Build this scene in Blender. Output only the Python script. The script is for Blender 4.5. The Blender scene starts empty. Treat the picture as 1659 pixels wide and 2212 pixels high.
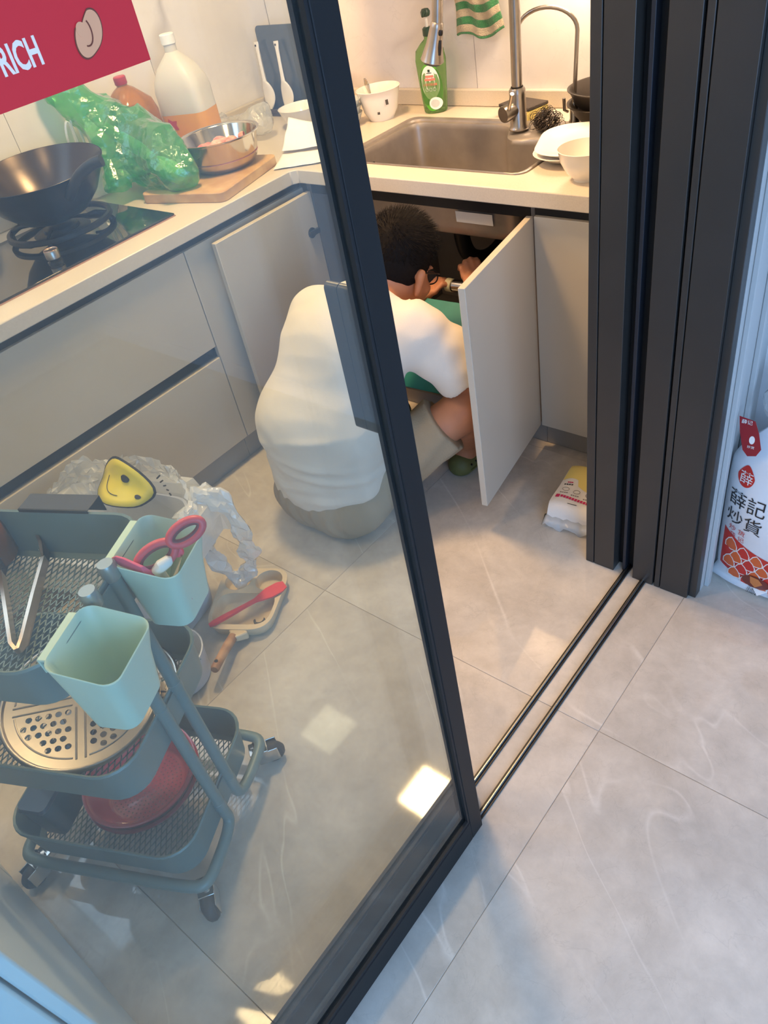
import bpy, bmesh, math, random
import numpy as np
from mathutils import Matrix, Vector
random.seed(7); np.random.seed(7)
S = bpy.context.scene
COL = S.collection
PI = math.pi
# ------------------------------------------------------------------ camera
cam = bpy.data.cameras.new('camera'); camo = bpy.data.objects.new('camera', cam); COL.objects.link(camo)
R_ = ((0.76769876, -0.31542146, 0.55780635), (0.61865263, 0.59173811, -0.51683163), (-0.16705549, 0.74185936, 0.64941293))
m4 = Matrix.Identity(4)
for i in range(3):
    for j in range(3): m4[i][j] = R_[i][j]
m4.translation = Vector((0, 0, 1.6))
camo.matrix_world = m4
cam.sensor_fit = 'HORIZONTAL'; cam.sensor_width = 36.0; cam.lens = 36.0*1643.9/1659.0
cam.clip_start = 0.02; cam.clip_end = 100
S.camera = camo
S.cycles.transparent_max_bounces = 40
# ------------------------------------------------------------------ colour management, world, lights
S.view_settings.view_transform = 'Standard'; S.view_settings.look = 'None'
S.view_settings.gamma = 1.0; S.view_settings.use_curve_mapping = False
S.view_settings.exposure = 0.0
def lin(c):
    return tuple((v/255/12.92 if v/255 <= .04045 else ((v/255+.055)/1.055)**2.4) for v in c)
W = bpy.data.worlds.new('world'); S.world = W; W.use_nodes = True
wb = W.node_tree.nodes['Background']; wb.inputs[0].default_value = (*lin((196, 216, 240)), 1); wb.inputs[1].default_value = 1.0
def light(name, kind, loc, energy, col, rot=None, target=None, **kw):
    l = bpy.data.lights.new(name, kind); l.energy = energy; l.color = col
    for k, v in kw.items(): setattr(l, k, v)
    o = bpy.data.objects.new(name, l); COL.objects.link(o); o.location = loc
    if target is not None: o.rotation_euler = (Vector(target)-Vector(loc)).to_track_quat('-Z', 'Y').to_euler()
    elif rot: o.rotation_euler = rot
    return o
# daylight entering by the living room window (x = 2.4)
light('window_daylight', 'AREA', (2.33, -1.35, 1.40), 124, lin((156, 200, 255)), target=(.3, -.3, .3), shape='RECTANGLE', size=2.3, size_y=2.0)
# added cool fill from the left, at the unseen frosted window
light('kitchen_cool_fill', 'AREA', (-2.66, .38, 1.97), 10, lin((196, 218, 246)), target=(-1.2, .38, .9), shape='RECTANGLE', size=1.05, size_y=.75)
# square warm panel lamps in the kitchen ceiling, small square lamp under the wall cabinet
WARM = lin((255, 206, 146))
light('ceiling_lamp_light', 'AREA', (-1.700, 1.440, 2.425), 44, WARM, rot=(0, 0, 0), shape='SQUARE', size=.25)
light('ceiling_lamp_light', 'AREA', (-1.690, .150, 2.425), 9, WARM, rot=(0, 0, 0), shape='SQUARE', size=.25)
light('cabinet_lamp_light', 'AREA', (-1.285, 2.330, 1.412), 3.5, lin((255, 230, 204)), rot=(0, 0, 0), shape='SQUARE', size=.18)

# ------------------------------------------------------------------ helpers: materials
MATS = {}
def mat(name, col, rough=.5, metal=0., spec=.5, noise=0., nscale=20., bump=0., bscale=60., trans=0., ior=1.45, alpha=1., sss=0., coat=0., sheen=0., aniso=None, col2=None, emit=None, estr=0.):
    if name in MATS: return MATS[name]
    m = bpy.data.materials.new(name); m.use_nodes = True
    nt = m.node_tree; b = nt.nodes['Principled BSDF']; N = nt.nodes; L = nt.links
    c = lin(col); b.inputs['Base Color'].default_value = (*c, 1)
    b.inputs['Roughness'].default_value = rough; b.inputs['Metallic'].default_value = metal
    b.inputs['Specular IOR Level'].default_value = spec; b.inputs['IOR'].default_value = ior
    b.inputs['Transmission Weight'].default_value = trans; b.inputs['Alpha'].default_value = alpha
    b.inputs['Subsurface Weight'].default_value = sss
    if sss: b.inputs['Subsurface Radius'].default_value = (.012, .005, .003)
    b.inputs['Coat Weight'].default_value = coat; b.inputs['Sheen Weight'].default_value = sheen
    if emit: b.inputs['Emission Color'].default_value = (*lin(emit), 1); b.inputs['Emission Strength'].default_value = estr
    if noise or bump:
        tc = N.new('ShaderNodeTexCoord')
    if noise or col2:
        n = N.new('ShaderNodeTexNoise'); n.inputs['Scale'].default_value = nscale; n.inputs['Detail'].default_value = 6
        if not (noise or bump): tc = N.new('ShaderNodeTexCoord')
        L.new(tc.outputs['Object'], n.inputs['Vector'])
        mx = N.new('ShaderNodeMix'); mx.data_type = 'RGBA'
        c2 = lin(col2) if col2 else tuple(v*(1-noise) for v in c)
        c1 = c if col2 else tuple(min(1, v*(1+noise*.6)) for v in c)
        mx.inputs['A'].default_value = (*c1, 1); mx.inputs['B'].default_value = (*c2, 1)
        rp = N.new('ShaderNodeMapRange'); rp.inputs['From Min'].default_value = .35; rp.inputs['From Max'].default_value = .65
        L.new(n.outputs['Fac'], rp.inputs['Value']); L.new(rp.outputs['Result'], mx.inputs['Factor']); L.new(mx.outputs['Result'], b.inputs['Base Color'])
    if bump:
        n2 = N.new('ShaderNodeTexNoise'); n2.inputs['Scale'].default_value = bscale; n2.inputs['Detail'].default_value = 4
        L.new(tc.outputs['Object'], n2.inputs['Vector'])
        bp = N.new('ShaderNodeBump'); bp.inputs['Strength'].default_value = bump; bp.inputs['Distance'].default_value = .01
        L.new(n2.outputs['Fac'], bp.inputs['Height']); L.new(bp.outputs['Normal'], b.inputs['Normal'])
    MATS[name] = m
    return m
def film(name, col, clear=.6, rough=.12, ior=1.45, gl=1.0, diffuse=True, bump=0., bscale=40., wcol=None):
    """thin sheet: see-through by 'clear', the rest diffuse/translucent, plus a fresnel gloss"""
    m = bpy.data.materials.new(name); m.use_nodes = True; nt = m.node_tree; N = nt.nodes; L = nt.links
    N.remove(N['Principled BSDF']); out = N['Material Output']
    t = N.new('ShaderNodeBsdfTransparent'); t.inputs[0].default_value = (*lin(wcol if wcol else (255, 255, 255)), 1)
    d = N.new('ShaderNodeBsdfDiffuse'); d.inputs[0].default_value = (*lin(col), 1)
    tr = N.new('ShaderNodeBsdfTranslucent'); tr.inputs[0].default_value = (*lin(col), 1)
    a = N.new('ShaderNodeMixShader'); a.inputs[0].default_value = .45; L.new(d.outputs[0], a.inputs[1]); L.new(tr.outputs[0], a.inputs[2])
    b = N.new('ShaderNodeMixShader'); b.inputs[0].default_value = clear; L.new(a.outputs[0], b.inputs[1]); L.new(t.outputs[0], b.inputs[2])
    g = N.new('ShaderNodeBsdfGlossy'); g.inputs['Roughness'].default_value = rough
    ge = N.new('ShaderNodeNewGeometry'); dt = N.new('ShaderNodeVectorMath'); dt.operation = 'DOT_PRODUCT'
    L.new(ge.outputs['Normal'], dt.inputs[0]); L.new(ge.outputs['Incoming'], dt.inputs[1])
    def mth(op, a=None, b=None, va=0., vb=0.):
        q = N.new('ShaderNodeMath'); q.operation = op; q.inputs[0].default_value = va; q.inputs[1].default_value = vb
        if a is not None: L.new(a, q.inputs[0])
        if b is not None: L.new(b, q.inputs[1])
        return q.outputs[0]
    F0 = ((ior-1)/(ior+1))**2
    sch = mth('POWER', mth('SUBTRACT', None, mth('ABSOLUTE', dt.outputs['Value']), va=1.0), vb=5.0)
    fr_ = mth('ADD', mth('MULTIPLY', sch, vb=1-F0), vb=F0)
    mu = N.new('ShaderNodeMath'); mu.operation = 'MULTIPLY'; mu.inputs[1].default_value = gl; mu.use_clamp = True; L.new(fr_, mu.inputs[0])
    c = N.new('ShaderNodeMixShader'); L.new(mu.outputs[0], c.inputs[0]); L.new(b.outputs[0], c.inputs[1]); L.new(g.outputs[0], c.inputs[2])
    L.new(c.outputs[0], out.inputs[0])
    if bump:
        tc = N.new('ShaderNodeTexCoord'); n2 = N.new('ShaderNodeTexNoise'); n2.inputs['Scale'].default_value = bscale; n2.inputs['Detail'].default_value = 5
        L.new(tc.outputs['Object'], n2.inputs['Vector'])
        bp = N.new('ShaderNodeBump'); bp.inputs['Strength'].default_value = bump; bp.inputs['Distance'].default_value = .02
        L.new(n2.outputs['Fac'], bp.inputs['Height']); L.new(bp.outputs['Normal'], g.inputs['Normal']); L.new(bp.outputs['Normal'], d.inputs['Normal'])
    return m
def stone(name, base, dark, light_, scale=2.2, rough=.22, vein=.9, vw=.008, crack=.28, vst=.38, vrot=.6, mott=.1, wall=False):
    """marble-like porcelain: clouds, dark patches and thin pale veins"""
    m = bpy.data.materials.new(name); m.use_nodes = True; nt = m.node_tree; N = nt.nodes; L = nt.links
    b = N['Principled BSDF']; b.inputs['Roughness'].default_value = rough
    tc = N.new('ShaderNodeTexCoord'); oi = N.new('ShaderNodeObjectInfo')
    ad = N.new('ShaderNodeVectorMath'); ad.operation = 'ADD'; L.new(tc.outputs['Object'], ad.inputs[0])
    sc = N.new('ShaderNodeVectorMath'); sc.operation = 'SCALE'; sc.inputs['Scale'].default_value = 37.0
    cv = N.new('ShaderNodeCombineXYZ'); L.new(oi.outputs['Random'], cv.inputs[0]); L.new(oi.outputs['Random'], cv.inputs[1]); L.new(cv.outputs[0], sc.inputs[0]); L.new(sc.outputs[0], ad.inputs[1])
    n1 = N.new('ShaderNodeTexNoise'); n1.inputs['Scale'].default_value = scale; n1.inputs['Detail'].default_value = 9; n1.inputs['Roughness'].default_value = .62; n1.inputs['Distortion'].default_value = .5
    L.new(ad.outputs[0], n1.inputs['Vector'])
    r1 = N.new('ShaderNodeValToRGB'); r1.color_ramp.elements[0].position = .3; r1.color_ramp.elements[0].color = (*lin(dark), 1)
    r1.color_ramp.elements[1].position = .68; r1.color_ramp.elements[1].color = (*lin(base), 1)
    L.new(n1.outputs['Fac'], r1.inputs[0])
    # veins: band of a stretched, distorted noise
    mp = N.new('ShaderNodeMapping'); mp.vector_type = 'TEXTURE'; mp.inputs['Scale'].default_value = (1.0, 1.0, 1/vst) if wall else (1.0, 1/vst, 1.0); mp.inputs['Rotation'].default_value = (0, vrot, 0) if wall else (0, 0, vrot); L.new(ad.outputs[0], mp.inputs[0])
    n2 = N.new('ShaderNodeTexNoise'); n2.inputs['Scale'].default_value = scale*1.3; n2.inputs['Detail'].default_value = 3; n2.inputs['Distortion'].default_value = .5; n2.inputs['Roughness'].default_value = .5
    L.new(mp.outputs[0], n2.inputs['Vector'])
    r2 = N.new('ShaderNodeValToRGB'); e = r2.color_ramp.elements; e[0].position = .5-vw; e[0].color = (0, 0, 0, 1); e[1].position = .5; e[1].color = (1, 1, 1, 1); e2 = e.new(.5+vw); e2.color = (0, 0, 0, 1)
    L.new(n2.outputs['Fac'], r2.inputs[0])
    n3 = N.new('ShaderNodeTexNoise'); n3.inputs['Scale'].default_value = scale*1.1; n3.inputs['Detail'].default_value = 2; L.new(tc.outputs['Object'], n3.inputs['Vector'])
    mm = N.new('ShaderNodeMath'); mm.operation = 'MULTIPLY'; L.new(r2.outputs[0], mm.inputs[0])
    mr = N.new('ShaderNodeMapRange'); mr.inputs['From Min'].default_value = .42; mr.inputs['From Max'].default_value = .6; mr.inputs['To Max'].default_value = vein; L.new(n3.outputs['Fac'], mr.inputs['Value']); L.new(mr.outputs[0], mm.inputs[1])
    mx = N.new('ShaderNodeMix'); mx.data_type = 'RGBA'; L.new(mm.outputs[0], mx.inputs['Factor']); L.new(r1.outputs[0], mx.inputs['A']); mx.inputs['B'].default_value = (*lin(light_), 1)
    # fine dark cracks
    n4 = N.new('ShaderNodeTexNoise'); n4.inputs['Scale'].default_value = scale*4; n4.inputs['Detail'].default_value = 6; n4.inputs['Distortion'].default_value = .6; L.new(ad.outputs[0], n4.inputs['Vector'])
    r4 = N.new('ShaderNodeValToRGB'); e = r4.color_ramp.elements; e[0].position = .495; e[0].color = (0, 0, 0, 1); e[1].position = .5; e[1].color = (1, 1, 1, 1); e3 = e.new(.505); e3.color = (0, 0, 0, 1)
    L.new(n4.outputs['Fac'], r4.inputs[0])
    m5 = N.new('ShaderNodeMath'); m5.operation = 'MULTIPLY'; m5.inputs[1].default_value = crack; L.new(r4.outputs[0], m5.inputs[0])
    mx2 = N.new('ShaderNodeMix'); mx2.data_type = 'RGBA'; L.new(m5.outputs[0], mx2.inputs['Factor']); L.new(mx.outputs['Result'], mx2.inputs['A']); mx2.inputs['B'].default_value = (*lin(tuple(v*.72 for v in dark)), 1)
    # mid-scale mottling
    n6 = N.new('ShaderNodeTexNoise'); n6.inputs['Scale'].default_value = scale*6; n6.inputs['Detail'].default_value = 8; n6.inputs['Roughness'].default_value = .7; n6.inputs['Distortion'].default_value = .3; L.new(ad.outputs[0], n6.inputs['Vector'])
    r6 = N.new('ShaderNodeMapRange'); r6.inputs['From Min'].default_value = .3; r6.inputs['From Max'].default_value = .7; r6.inputs['To Min'].default_value = 1-mott; r6.inputs['To Max'].default_value = 1+mott*.5; L.new(n6.outputs['Fac'], r6.inputs['Value'])
    mv = N.new('ShaderNodeVectorMath'); mv.operation = 'SCALE'; L.new(mx2.outputs['Result'], mv.inputs[0]); L.new(r6.outputs[0], mv.inputs['Scale'])
    L.new(mv.outputs[0], b.inputs['Base Color'])
    MATS[name] = m
    return m
# ------------------------------------------------------------------ helpers: geometry
class G:
    def __init__(s): s.v = []; s.f = []
    def add(s, vs, fs):
        o = len(s.v); s.v += [tuple(map(float, p)) for p in vs]; s.f += [tuple(i+o for i in f) for f in fs]; return s
    def box(s, x0, x1, y0, y1, z0, z1, M=None):
        vs = [(x0, y0, z0), (x1, y0, z0), (x1, y1, z0), (x0, y1, z0), (x0, y0, z1), (x1, y0, z1), (x1, y1, z1), (x0, y1, z1)]
        if M is not None: vs = [M @ Vector(p) for p in vs]
        return s.add(vs, [(0, 3, 2, 1), (4, 5, 6, 7), (0, 1, 5, 4), (1, 2, 6, 5), (2, 3, 7, 6), (3, 0, 4, 7)])
    def loft(s, loops, cap0=True, cap1=True, closed=False):
        n = len(loops[0]); o = len(s.v)
        for l in loops: s.v += [tuple(map(float, p)) for p in l]
        k = len(loops)
        for i in range(k if closed else k-1):
            a = o+i*n; b = o+((i+1) % k)*n
            for j in range(n): s.f.append((a+j, a+(j+1) % n, b+(j+1) % n, b+j))
        if not closed:
            if cap0: s.f.append(tuple(o+j for j in reversed(range(n))))
            if cap1: s.f.append(tuple(o+(k-1)*n+j for j in range(n)))
        return s
    def lathe(s, prof, seg=32, M=None, cap0=False, cap1=False):
        loops = []
        for r, z in prof:
            l = [Vector((r*math.cos(2*PI*j/seg), r*math.sin(2*PI*j/seg), z)) for j in range(seg)]
            if M is not None: l = [M @ p for p in l]
            loops.append(l)
        return s.loft(loops, cap0, cap1)
    def tube(s, path, r, seg=10, closed=False, caps=True):
        P = [Vector(p) for p in path]; n = len(P)
        rr = r if isinstance(r, (list, tuple)) else [r]*n
        T = []
        for i in range(n):
            if closed: t = P[(i+1) % n]-P[i-1]
            else: t = P[min(i+1, n-1)]-P[max(i-1, 0)]
            T.append(t.normalized())
        up = Vector((0, 0, 1)) if abs(T[0].z) < .9 else Vector((1, 0, 0))
        nrm = (up-T[0]*up.dot(T[0])).normalized(); loops = []
        for i in range(n):
            nrm = (nrm-T[i]*nrm.dot(T[i])).normalized(); bn = T[i].cross(nrm)
            loops.append([P[i]+(nrm*math.cos(2*PI*j/seg)+bn*math.sin(2*PI*j/seg))*rr[i] for j in range(seg)])
        return s.loft(loops, caps, caps, closed)
    def disc(s, c, r, seg=24, M=None):
        l = [Vector((c[0]+r*math.cos(2*PI*j/seg), c[1]+r*math.sin(2*PI*j/seg), c[2])) for j in range(seg)]
        if M is not None: l = [M @ p for p in l]
        return s.add(l, [tuple(range(seg))])
    def poly(s, pts, thick, axis=2, M=None):
        """prism over a 2D outline (pts 3D on a plane), extruded along axis by thick"""
        d = [0, 0, 0]; d[axis] = thick; d = Vector(d); a = [Vector(p) for p in pts]; b = [p+d for p in a]
        if M is not None: a = [M @ p for p in a]; b = [M @ p for p in b]
        return s.loft([a, b])
def smooth_path(pts, it=3, closed=False):
    P = [Vector(p) for p in pts]
    for _ in range(it):
        Q = []; n = len(P)
        rng = range(n) if closed else range(n-1)
        if not closed: Q.append(P[0])
        for i in rng:
            a = P[i]; b = P[(i+1) % n]
            Q.append(a*.75+b*.25); Q.append(a*.25+b*.75)
        if not closed: Q.append(P[-1])
        P = Q
    return P
def rr(hw, hh, r, z=0, n=6, cx=0, cy=0):
    out = []
    for sx, sy, a0 in ((1, 1, 0), (-1, 1, PI/2), (-1, -1, PI), (1, -1, 1.5*PI)):
        for k in range(n+1):
            a = a0+PI/2*k/n
            out.append(Vector((cx+sx*(hw-r)+r*math.cos(a), cy+sy*(hh-r)+r*math.sin(a), z)))
    return out
def obj(name, g, m, parent=None, smooth=False, bevel=0, M=None, solid=0, sub=0, loc=None, angle=40, seg=2):
    me = bpy.data.meshes.new(name)
    if isinstance(g, bpy.types.Mesh): me = g
    else:
        me.from_pydata(g.v, [], g.f); me.validate(); 
        bm = bmesh.new(); bm.from_mesh(me); bmesh.ops.recalc_face_normals(bm, faces=bm.faces); bm.to_mesh(me); bm.free(); me.update()
    if m is not None and not me.materials: me.materials.append(m)
    o = bpy.data.objects.new(name, me); COL.objects.link(o)
    if smooth:
        me.shade_smooth() if smooth == 'all' else me.set_sharp_from_angle(angle=math.radians(angle))
        if smooth != 'all':
            for p in me.polygons: p.use_smooth = True
    if solid:
        md = o.modifiers.new('solid', 'SOLIDIFY'); md.thickness = solid; md.offset = 0
    if bevel:
        md = o.modifiers.new('bevel', 'BEVEL'); md.width = bevel; md.segments = seg; md.limit_method = 'ANGLE'; md.angle_limit = math.radians(38)
        for p in me.polygons: p.use_smooth = True
        me.set_sharp_from_angle(angle=math.radians(40)); md.harden_normals = False
    if sub:
        md = o.modifiers.new('sub', 'SUBSURF'); md.levels = sub; md.render_levels = sub
    if M is not None: o.matrix_world = M
    if loc is not None: o.location = loc
    if parent is not None: o.parent = parent
    return o
def tag(o, label, cat=None, group=None, kind=None):
    o['label'] = label
    if cat: o['category'] = cat
    if group: o['group'] = group
    if kind: o['kind'] = kind
    return o
def thing(name, label, cat, loc=(0, 0, 0), rz=0, group=None, kind=None):
    o = bpy.data.objects.new(name, None); COL.objects.link(o); o.location = loc; o.rotation_euler = (0, 0, rz); o.empty_display_size = .05
    if label: tag(o, label, cat, group, kind)
    elif kind: o['kind'] = kind
    return o
def crumple(o, ratio):
    md = o.modifiers.new('facets', 'DECIMATE'); md.ratio = ratio
    for p in o.data.polygons: p.use_smooth = False
    return o
def struct(o): o['kind'] = 'structure'; return o
def B(x0, x1, y0, y1, z0, z1, M=None): return G().box(x0, x1, y0, y1, z0, z1, M)
def text(body, size, m, M, parent=None, name='lettering', depth=.0006, align='LEFT', xs=1.0, bold=0.):
    cu = bpy.data.curves.new(name, 'FONT'); cu.body = body; cu.size = size; cu.extrude = depth; cu.align_x = align; cu.resolution_u = 3; cu.offset = bold
    t = bpy.data.objects.new(name, cu); COL.objects.link(t)
    dg = bpy.context.evaluated_depsgraph_get(); me = bpy.data.meshes.new_from_object(t.evaluated_get(dg))
    bpy.data.objects.remove(t); bpy.data.curves.remove(cu)
    me.materials.clear()
    if xs != 1.0:
        for v in me.vertices: v.co.x *= xs
    o = obj(name, me, m)
    if parent is not None: o.parent = parent
    o.matrix_local = M
    return o
def basis(x, y, o):
    x = Vector(x).normalized(); y = Vector(y); y = (y-x*y.dot(x)).normalized(); z = x.cross(y); M = Matrix.Identity(4)
    for i in range(3): M[i][0] = x[i]; M[i][1] = y[i]; M[i][2] = z[i]; M[i][3] = o[i]
    return M
# ------------------------------------------------------------------ helpers: smooth-union surfaces (surface nets over a distance field)
class Field:
    def __init__(s, lo, hi, h):
        s.lo = np.array(lo, float); s.h = h; s.n = np.ceil((np.array(hi)-s.lo)/h).astype(int)+1
        s.d = np.full(tuple(s.n), .2, np.float32)
    def _blk(s, lo, hi):
        a = np.clip(np.floor((lo-s.lo)/s.h).astype(int), 0, s.n-1); b = np.clip(np.ceil((hi-s.lo)/s.h).astype(int)+1, 1, s.n)
        ax = [s.lo[k]+s.h*np.arange(a[k], b[k]) for k in range(3)]
        return (slice(a[0], b[0]), slice(a[1], b[1]), slice(a[2], b[2])), np.meshgrid(*ax, indexing='ij')
    def cap(s, a, b, ra, rb, k=.02, wide=None, wf=1.0, op='add'):
        """tapered capsule; 'wide' axis stretched by wf"""
        a = np.array(a, float); b = np.array(b, float); R = max(ra, rb)*max(1, wf)+k+.05
        sl, (X, Y, Z) = s._blk(np.minimum(a, b)-R, np.maximum(a, b)+R)
        ba = b-a; L2 = max(ba@ba, 1e-12)
        t = np.clip(((X-a[0])*ba[0]+(Y-a[1])*ba[1]+(Z-a[2])*ba[2])/L2, 0, 1)
        qx = X-a[0]-t*ba[0]; qy = Y-a[1]-t*ba[1]; qz = Z-a[2]-t*ba[2]; r = ra+(rb-ra)*t
        if wide is not None:
            w = np.array(wide, float); w /= np.linalg.norm(w); dw = qx*w[0]+qy*w[1]+qz*w[2]; f = (1/wf-1)*dw
            qx = qx+f*w[0]; qy = qy+f*w[1]; qz = qz+f*w[2]
        D = np.sqrt(qx*qx+qy*qy+qz*qz)-r
        s._mix(sl, D, k, op); return s
    def ell(s, c, ax, rad, k=.02, op='add'):
        c = np.array(c, float); A = np.array(ax, float); R = max(rad)+k+.05
        sl, (X, Y, Z) = s._blk(c-R, c+R); d = [X-c[0], Y-c[1], Z-c[2]]; q = 0; q2 = 0
        for i in range(3):
            p = d[0]*A[i][0]+d[1]*A[i][1]+d[2]*A[i][2]; q = q+(p/rad[i])**2; q2 = q2+(p/rad[i]**2)**2
        k0 = np.sqrt(q); D = k0*(k0-1)/np.maximum(np.sqrt(q2), 1e-6)
        s._mix(sl, D, k, op); return s
    def _mix(s, sl, D, k, op):
        E = s.d[sl]
        if op == 'add':
            h = np.clip(.5+.5*(E-D)/k, 0, 1); s.d[sl] = E*(1-h)+D*h-k*h*(1-h)
        else:
            h = np.clip(.5-.5*(E+D)/k, 0, 1); s.d[sl] = E*(1-h)-D*h+k*h*(1-h)
    def half(s, p, n, k=.01):
        """keep the side where (x-p).n < 0"""
        n = np.array(n, float); n /= np.linalg.norm(n)
        ax = [s.lo[i]+s.h*np.arange(s.n[i]) for i in range(3)]; X, Y, Z = np.meshgrid(*ax, indexing='ij')
        D = (X-p[0])*n[0]+(Y-p[1])*n[1]+(Z-p[2])*n[2]; s.d = np.maximum(s.d, D).astype(np.float32); return s
    def warp(s, fn):
        ax = [s.lo[i]+s.h*np.arange(s.n[i]) for i in range(3)]; X, Y, Z = np.meshgrid(*ax, indexing='ij'); s.d = (s.d+fn(X, Y, Z)).astype(np.float32); return s
    def mesh(s, smooth=2):
        D = s.d; n = D.shape; ins = D < 0
        c = [ins[i:n[0]-1+i, j:n[1]-1+j, k:n[2]-1+k] for i in (0, 1) for j in (0, 1) for k in (0, 1)]
        cnt = sum(x.astype(np.int8) for x in c); act = (cnt > 0) & (cnt < 8)
        idx = -np.ones(act.shape, np.int64); I = np.argwhere(act); idx[act] = np.arange(len(I))
        acc = np.zeros((len(I), 3)); num = np.zeros(len(I))
        offs = [(i, j, k) for i in (0, 1) for j in (0, 1) for k in (0, 1)]
        val = {o: D[I[:, 0]+o[0], I[:, 1]+o[1], I[:, 2]+o[2]] for o in offs}
        for o in offs:
            for axn in range(3):
                if o[axn] == 0:
                    q = list(o); q[axn] = 1; q = tuple(q); a = val[o]; b = val[q]; m_ = (a < 0) != (b < 0)
                    t = np.where(m_, a/np.where(m_, a-b, 1), 0); p = np.array(o, float)[None, :].repeat(len(I), 0); p[:, axn] = t
                    acc[m_] += p[m_]; num[m_] += 1
        V = s.lo+s.h*(I+acc/num[:, None])
        F = []
        for axn in range(3):
            u, v = [(1, 2), (2, 0), (0, 1)][axn]
            sl0 = [slice(None)]*3; sl1 = [slice(None)]*3; sl0[axn] = slice(0, n[axn]-1); sl1[axn] = slice(1, n[axn])
            ch = ins[tuple(sl0)] != ins[tuple(sl1)]; E = np.argwhere(ch)
            E = E[(E[:, u] > 0) & (E[:, v] > 0) & (E[:, u] < n[u]-1) & (E[:, v] < n[v]-1)]
            fl = ins[E[:, 0], E[:, 1], E[:, 2]]
            q = []
            for du, dv in ((-1, -1), (0, -1), (0, 0), (-1, 0)):
                e = E.copy(); e[:, u] += du; e[:, v] += dv; q.append(idx[e[:, 0], e[:, 1], e[:, 2]])
            q = np.stack(q, 1); q[~fl] = q[~fl][:, ::-1]; F.append(q)
        F = np.concatenate(F); F = F[(F >= 0).all(1)]
        for _ in range(smooth):   # laplacian
            A = np.zeros_like(V); K = np.zeros(len(V))
            for i in range(4):
                a = F[:, i]; b = F[:, (i+1) % 4]; np.add.at(A, a, V[b]); np.add.at(K, a, 1); np.add.at(A, b, V[a]); np.add.at(K, b, 1)
            V = V*.5+.5*A/np.maximum(K, 1)[:, None]
        g = G(); g.v = [tuple(p) for p in V.tolist()]; g.f = [tuple(f) for f in F.tolist()]
        return g
def vnoise(X, Y, Z, f, seed=0):
    r = np.random.RandomState(seed); o = 0
    for i in range(5):
        k = r.normal(size=3)*f; ph = r.rand()*6.28; o = o+np.sin(k[0]*X+k[1]*Y+k[2]*Z+ph)
    return o/5
# ================================================================== THE SETTING
M_FLOOR = stone('grey marble floor tile', (212, 204, 192), (178, 168, 155), (224, 217, 206), 2.6, .05, .6, .007, .14, .24, math.radians(58), .13)
M_WALLT = stone('white marble wall tile', (240, 234, 228), (224, 217, 212), (176, 166, 164), 1.5, .3, 1.0, .034, .1, .3, math.radians(52), .03, True)
M_GROUT = mat('grout', (176, 166, 154), .9)
M_PAINT = mat('white wall paint', (232, 234, 236), .8, noise=.02, nscale=4)
M_CEIL = mat('ceiling paint', (238, 238, 236), .9)
M_DARK = mat('dark bronze aluminium', (68, 66, 64), .36, .35, noise=.05, nscale=8)
M_DOOR = mat('black bronze door frame', (33, 33, 34), .5, .1, spec=.25)
M_DARKER = mat('black rubber gasket', (24, 25, 28), .6)
M_CHAN = mat('black handle channel', (22, 24, 28), .45, .2)
M_TRACK = mat('floor track steel', (150, 148, 142), .3, 1.0)
M_CAB = mat('greige lacquer cabinet front', (194, 185, 169), .28, noise=.02, nscale=3)
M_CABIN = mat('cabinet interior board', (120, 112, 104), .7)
M_KICK = mat('grey plinth', (150, 144, 136), .4)
M_TOP = mat('cream quartz countertop', (208, 197, 181), .3, noise=.05, nscale=260)
M_STEEL = mat('brushed stainless steel', (170, 164, 158), .3, 1.0, noise=.06, nscale=30)
M_STEEL_D = mat('satin sink steel', (166, 158, 150), .42, .75, noise=.08, nscale=18)
M_CHROME = mat('polished steel', (205, 204, 202), .14, 1.0)
M_WHITE = mat('white glazed ceramic', (238, 234, 226), .12, coat=.3)
M_BLACK = mat('black plastic', (22, 22, 24), .4)
M_GLASS = film('door glass with milky haze', (205, 214, 216), .988, .02, 1.5, .9, wcol=(248, 252, 252))  # haze of room light put into the glass as a faint diffuse share
M_GLASS2 = film('window glass', (220, 228, 230), .97, .01, 1.45)

floor = struct(obj('floor', B(-2.80, 2.4, -3.0, 2.56, -.06, -.0012), M_GROUT)); floor['label'] = 'grey veined marble tile floor running through both rooms'
TP = .8725
xs = [-.44+TP*k for k in range(-3, 6)]; ys = [.043+TP*k for k in range(-4, 4)]
for i in range(len(xs)-1):
    for j in range(len(ys)-1):
        x0, x1, y0, y1 = max(xs[i], -2.70), min(xs[i+1], 2.4), max(ys[j], -3.0), min(ys[j+1], 2.5)
        if x1-x0 < .05 or y1-y0 < .05: continue
        g = .0007
        o = obj('tile', B(-(x1-x0)/2+g, (x1-x0)/2-g, -(y1-y0)/2+g, (y1-y0)/2-g, -.001, 0), M_FLOOR, bevel=.0004, seg=1)
        o.location = ((x0+x1)/2, (y0+y1)/2, 0); o.parent = floor
def wallgrid(name, m, plane, t0, t1, a, b, holes, parent=None):
    """wall slab perpendicular to axis 'x' or 'y' with rectangular holes [(a0,a1,z0,z1)]"""
    A = sorted(set([a[0], a[1]]+[h for q in holes for h in q[:2]])); Z = sorted(set([b[0], b[1]]+[h for q in holes for h in q[2:]])); g = G()
    for i in range(len(A)-1):
        for k in range(len(Z)-1):
            ca = (A[i]+A[i+1])/2; cz = (Z[k]+Z[k+1])/2
            if any(q[0] < ca < q[1] and q[2] < cz < q[3] for q in holes): continue
            if plane == 'x': g.box(t0, t1, A[i], A[i+1], Z[k], Z[k+1])
            else: g.box(A[i], A[i+1], t0, t1, Z[k], Z[k+1])
    return struct(obj(name, g, m, parent))
wall_back = struct(obj('wall_back', B(-2.80, -.41, 2.462, 2.56, 0, 2.6), M_GROUT))
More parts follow.
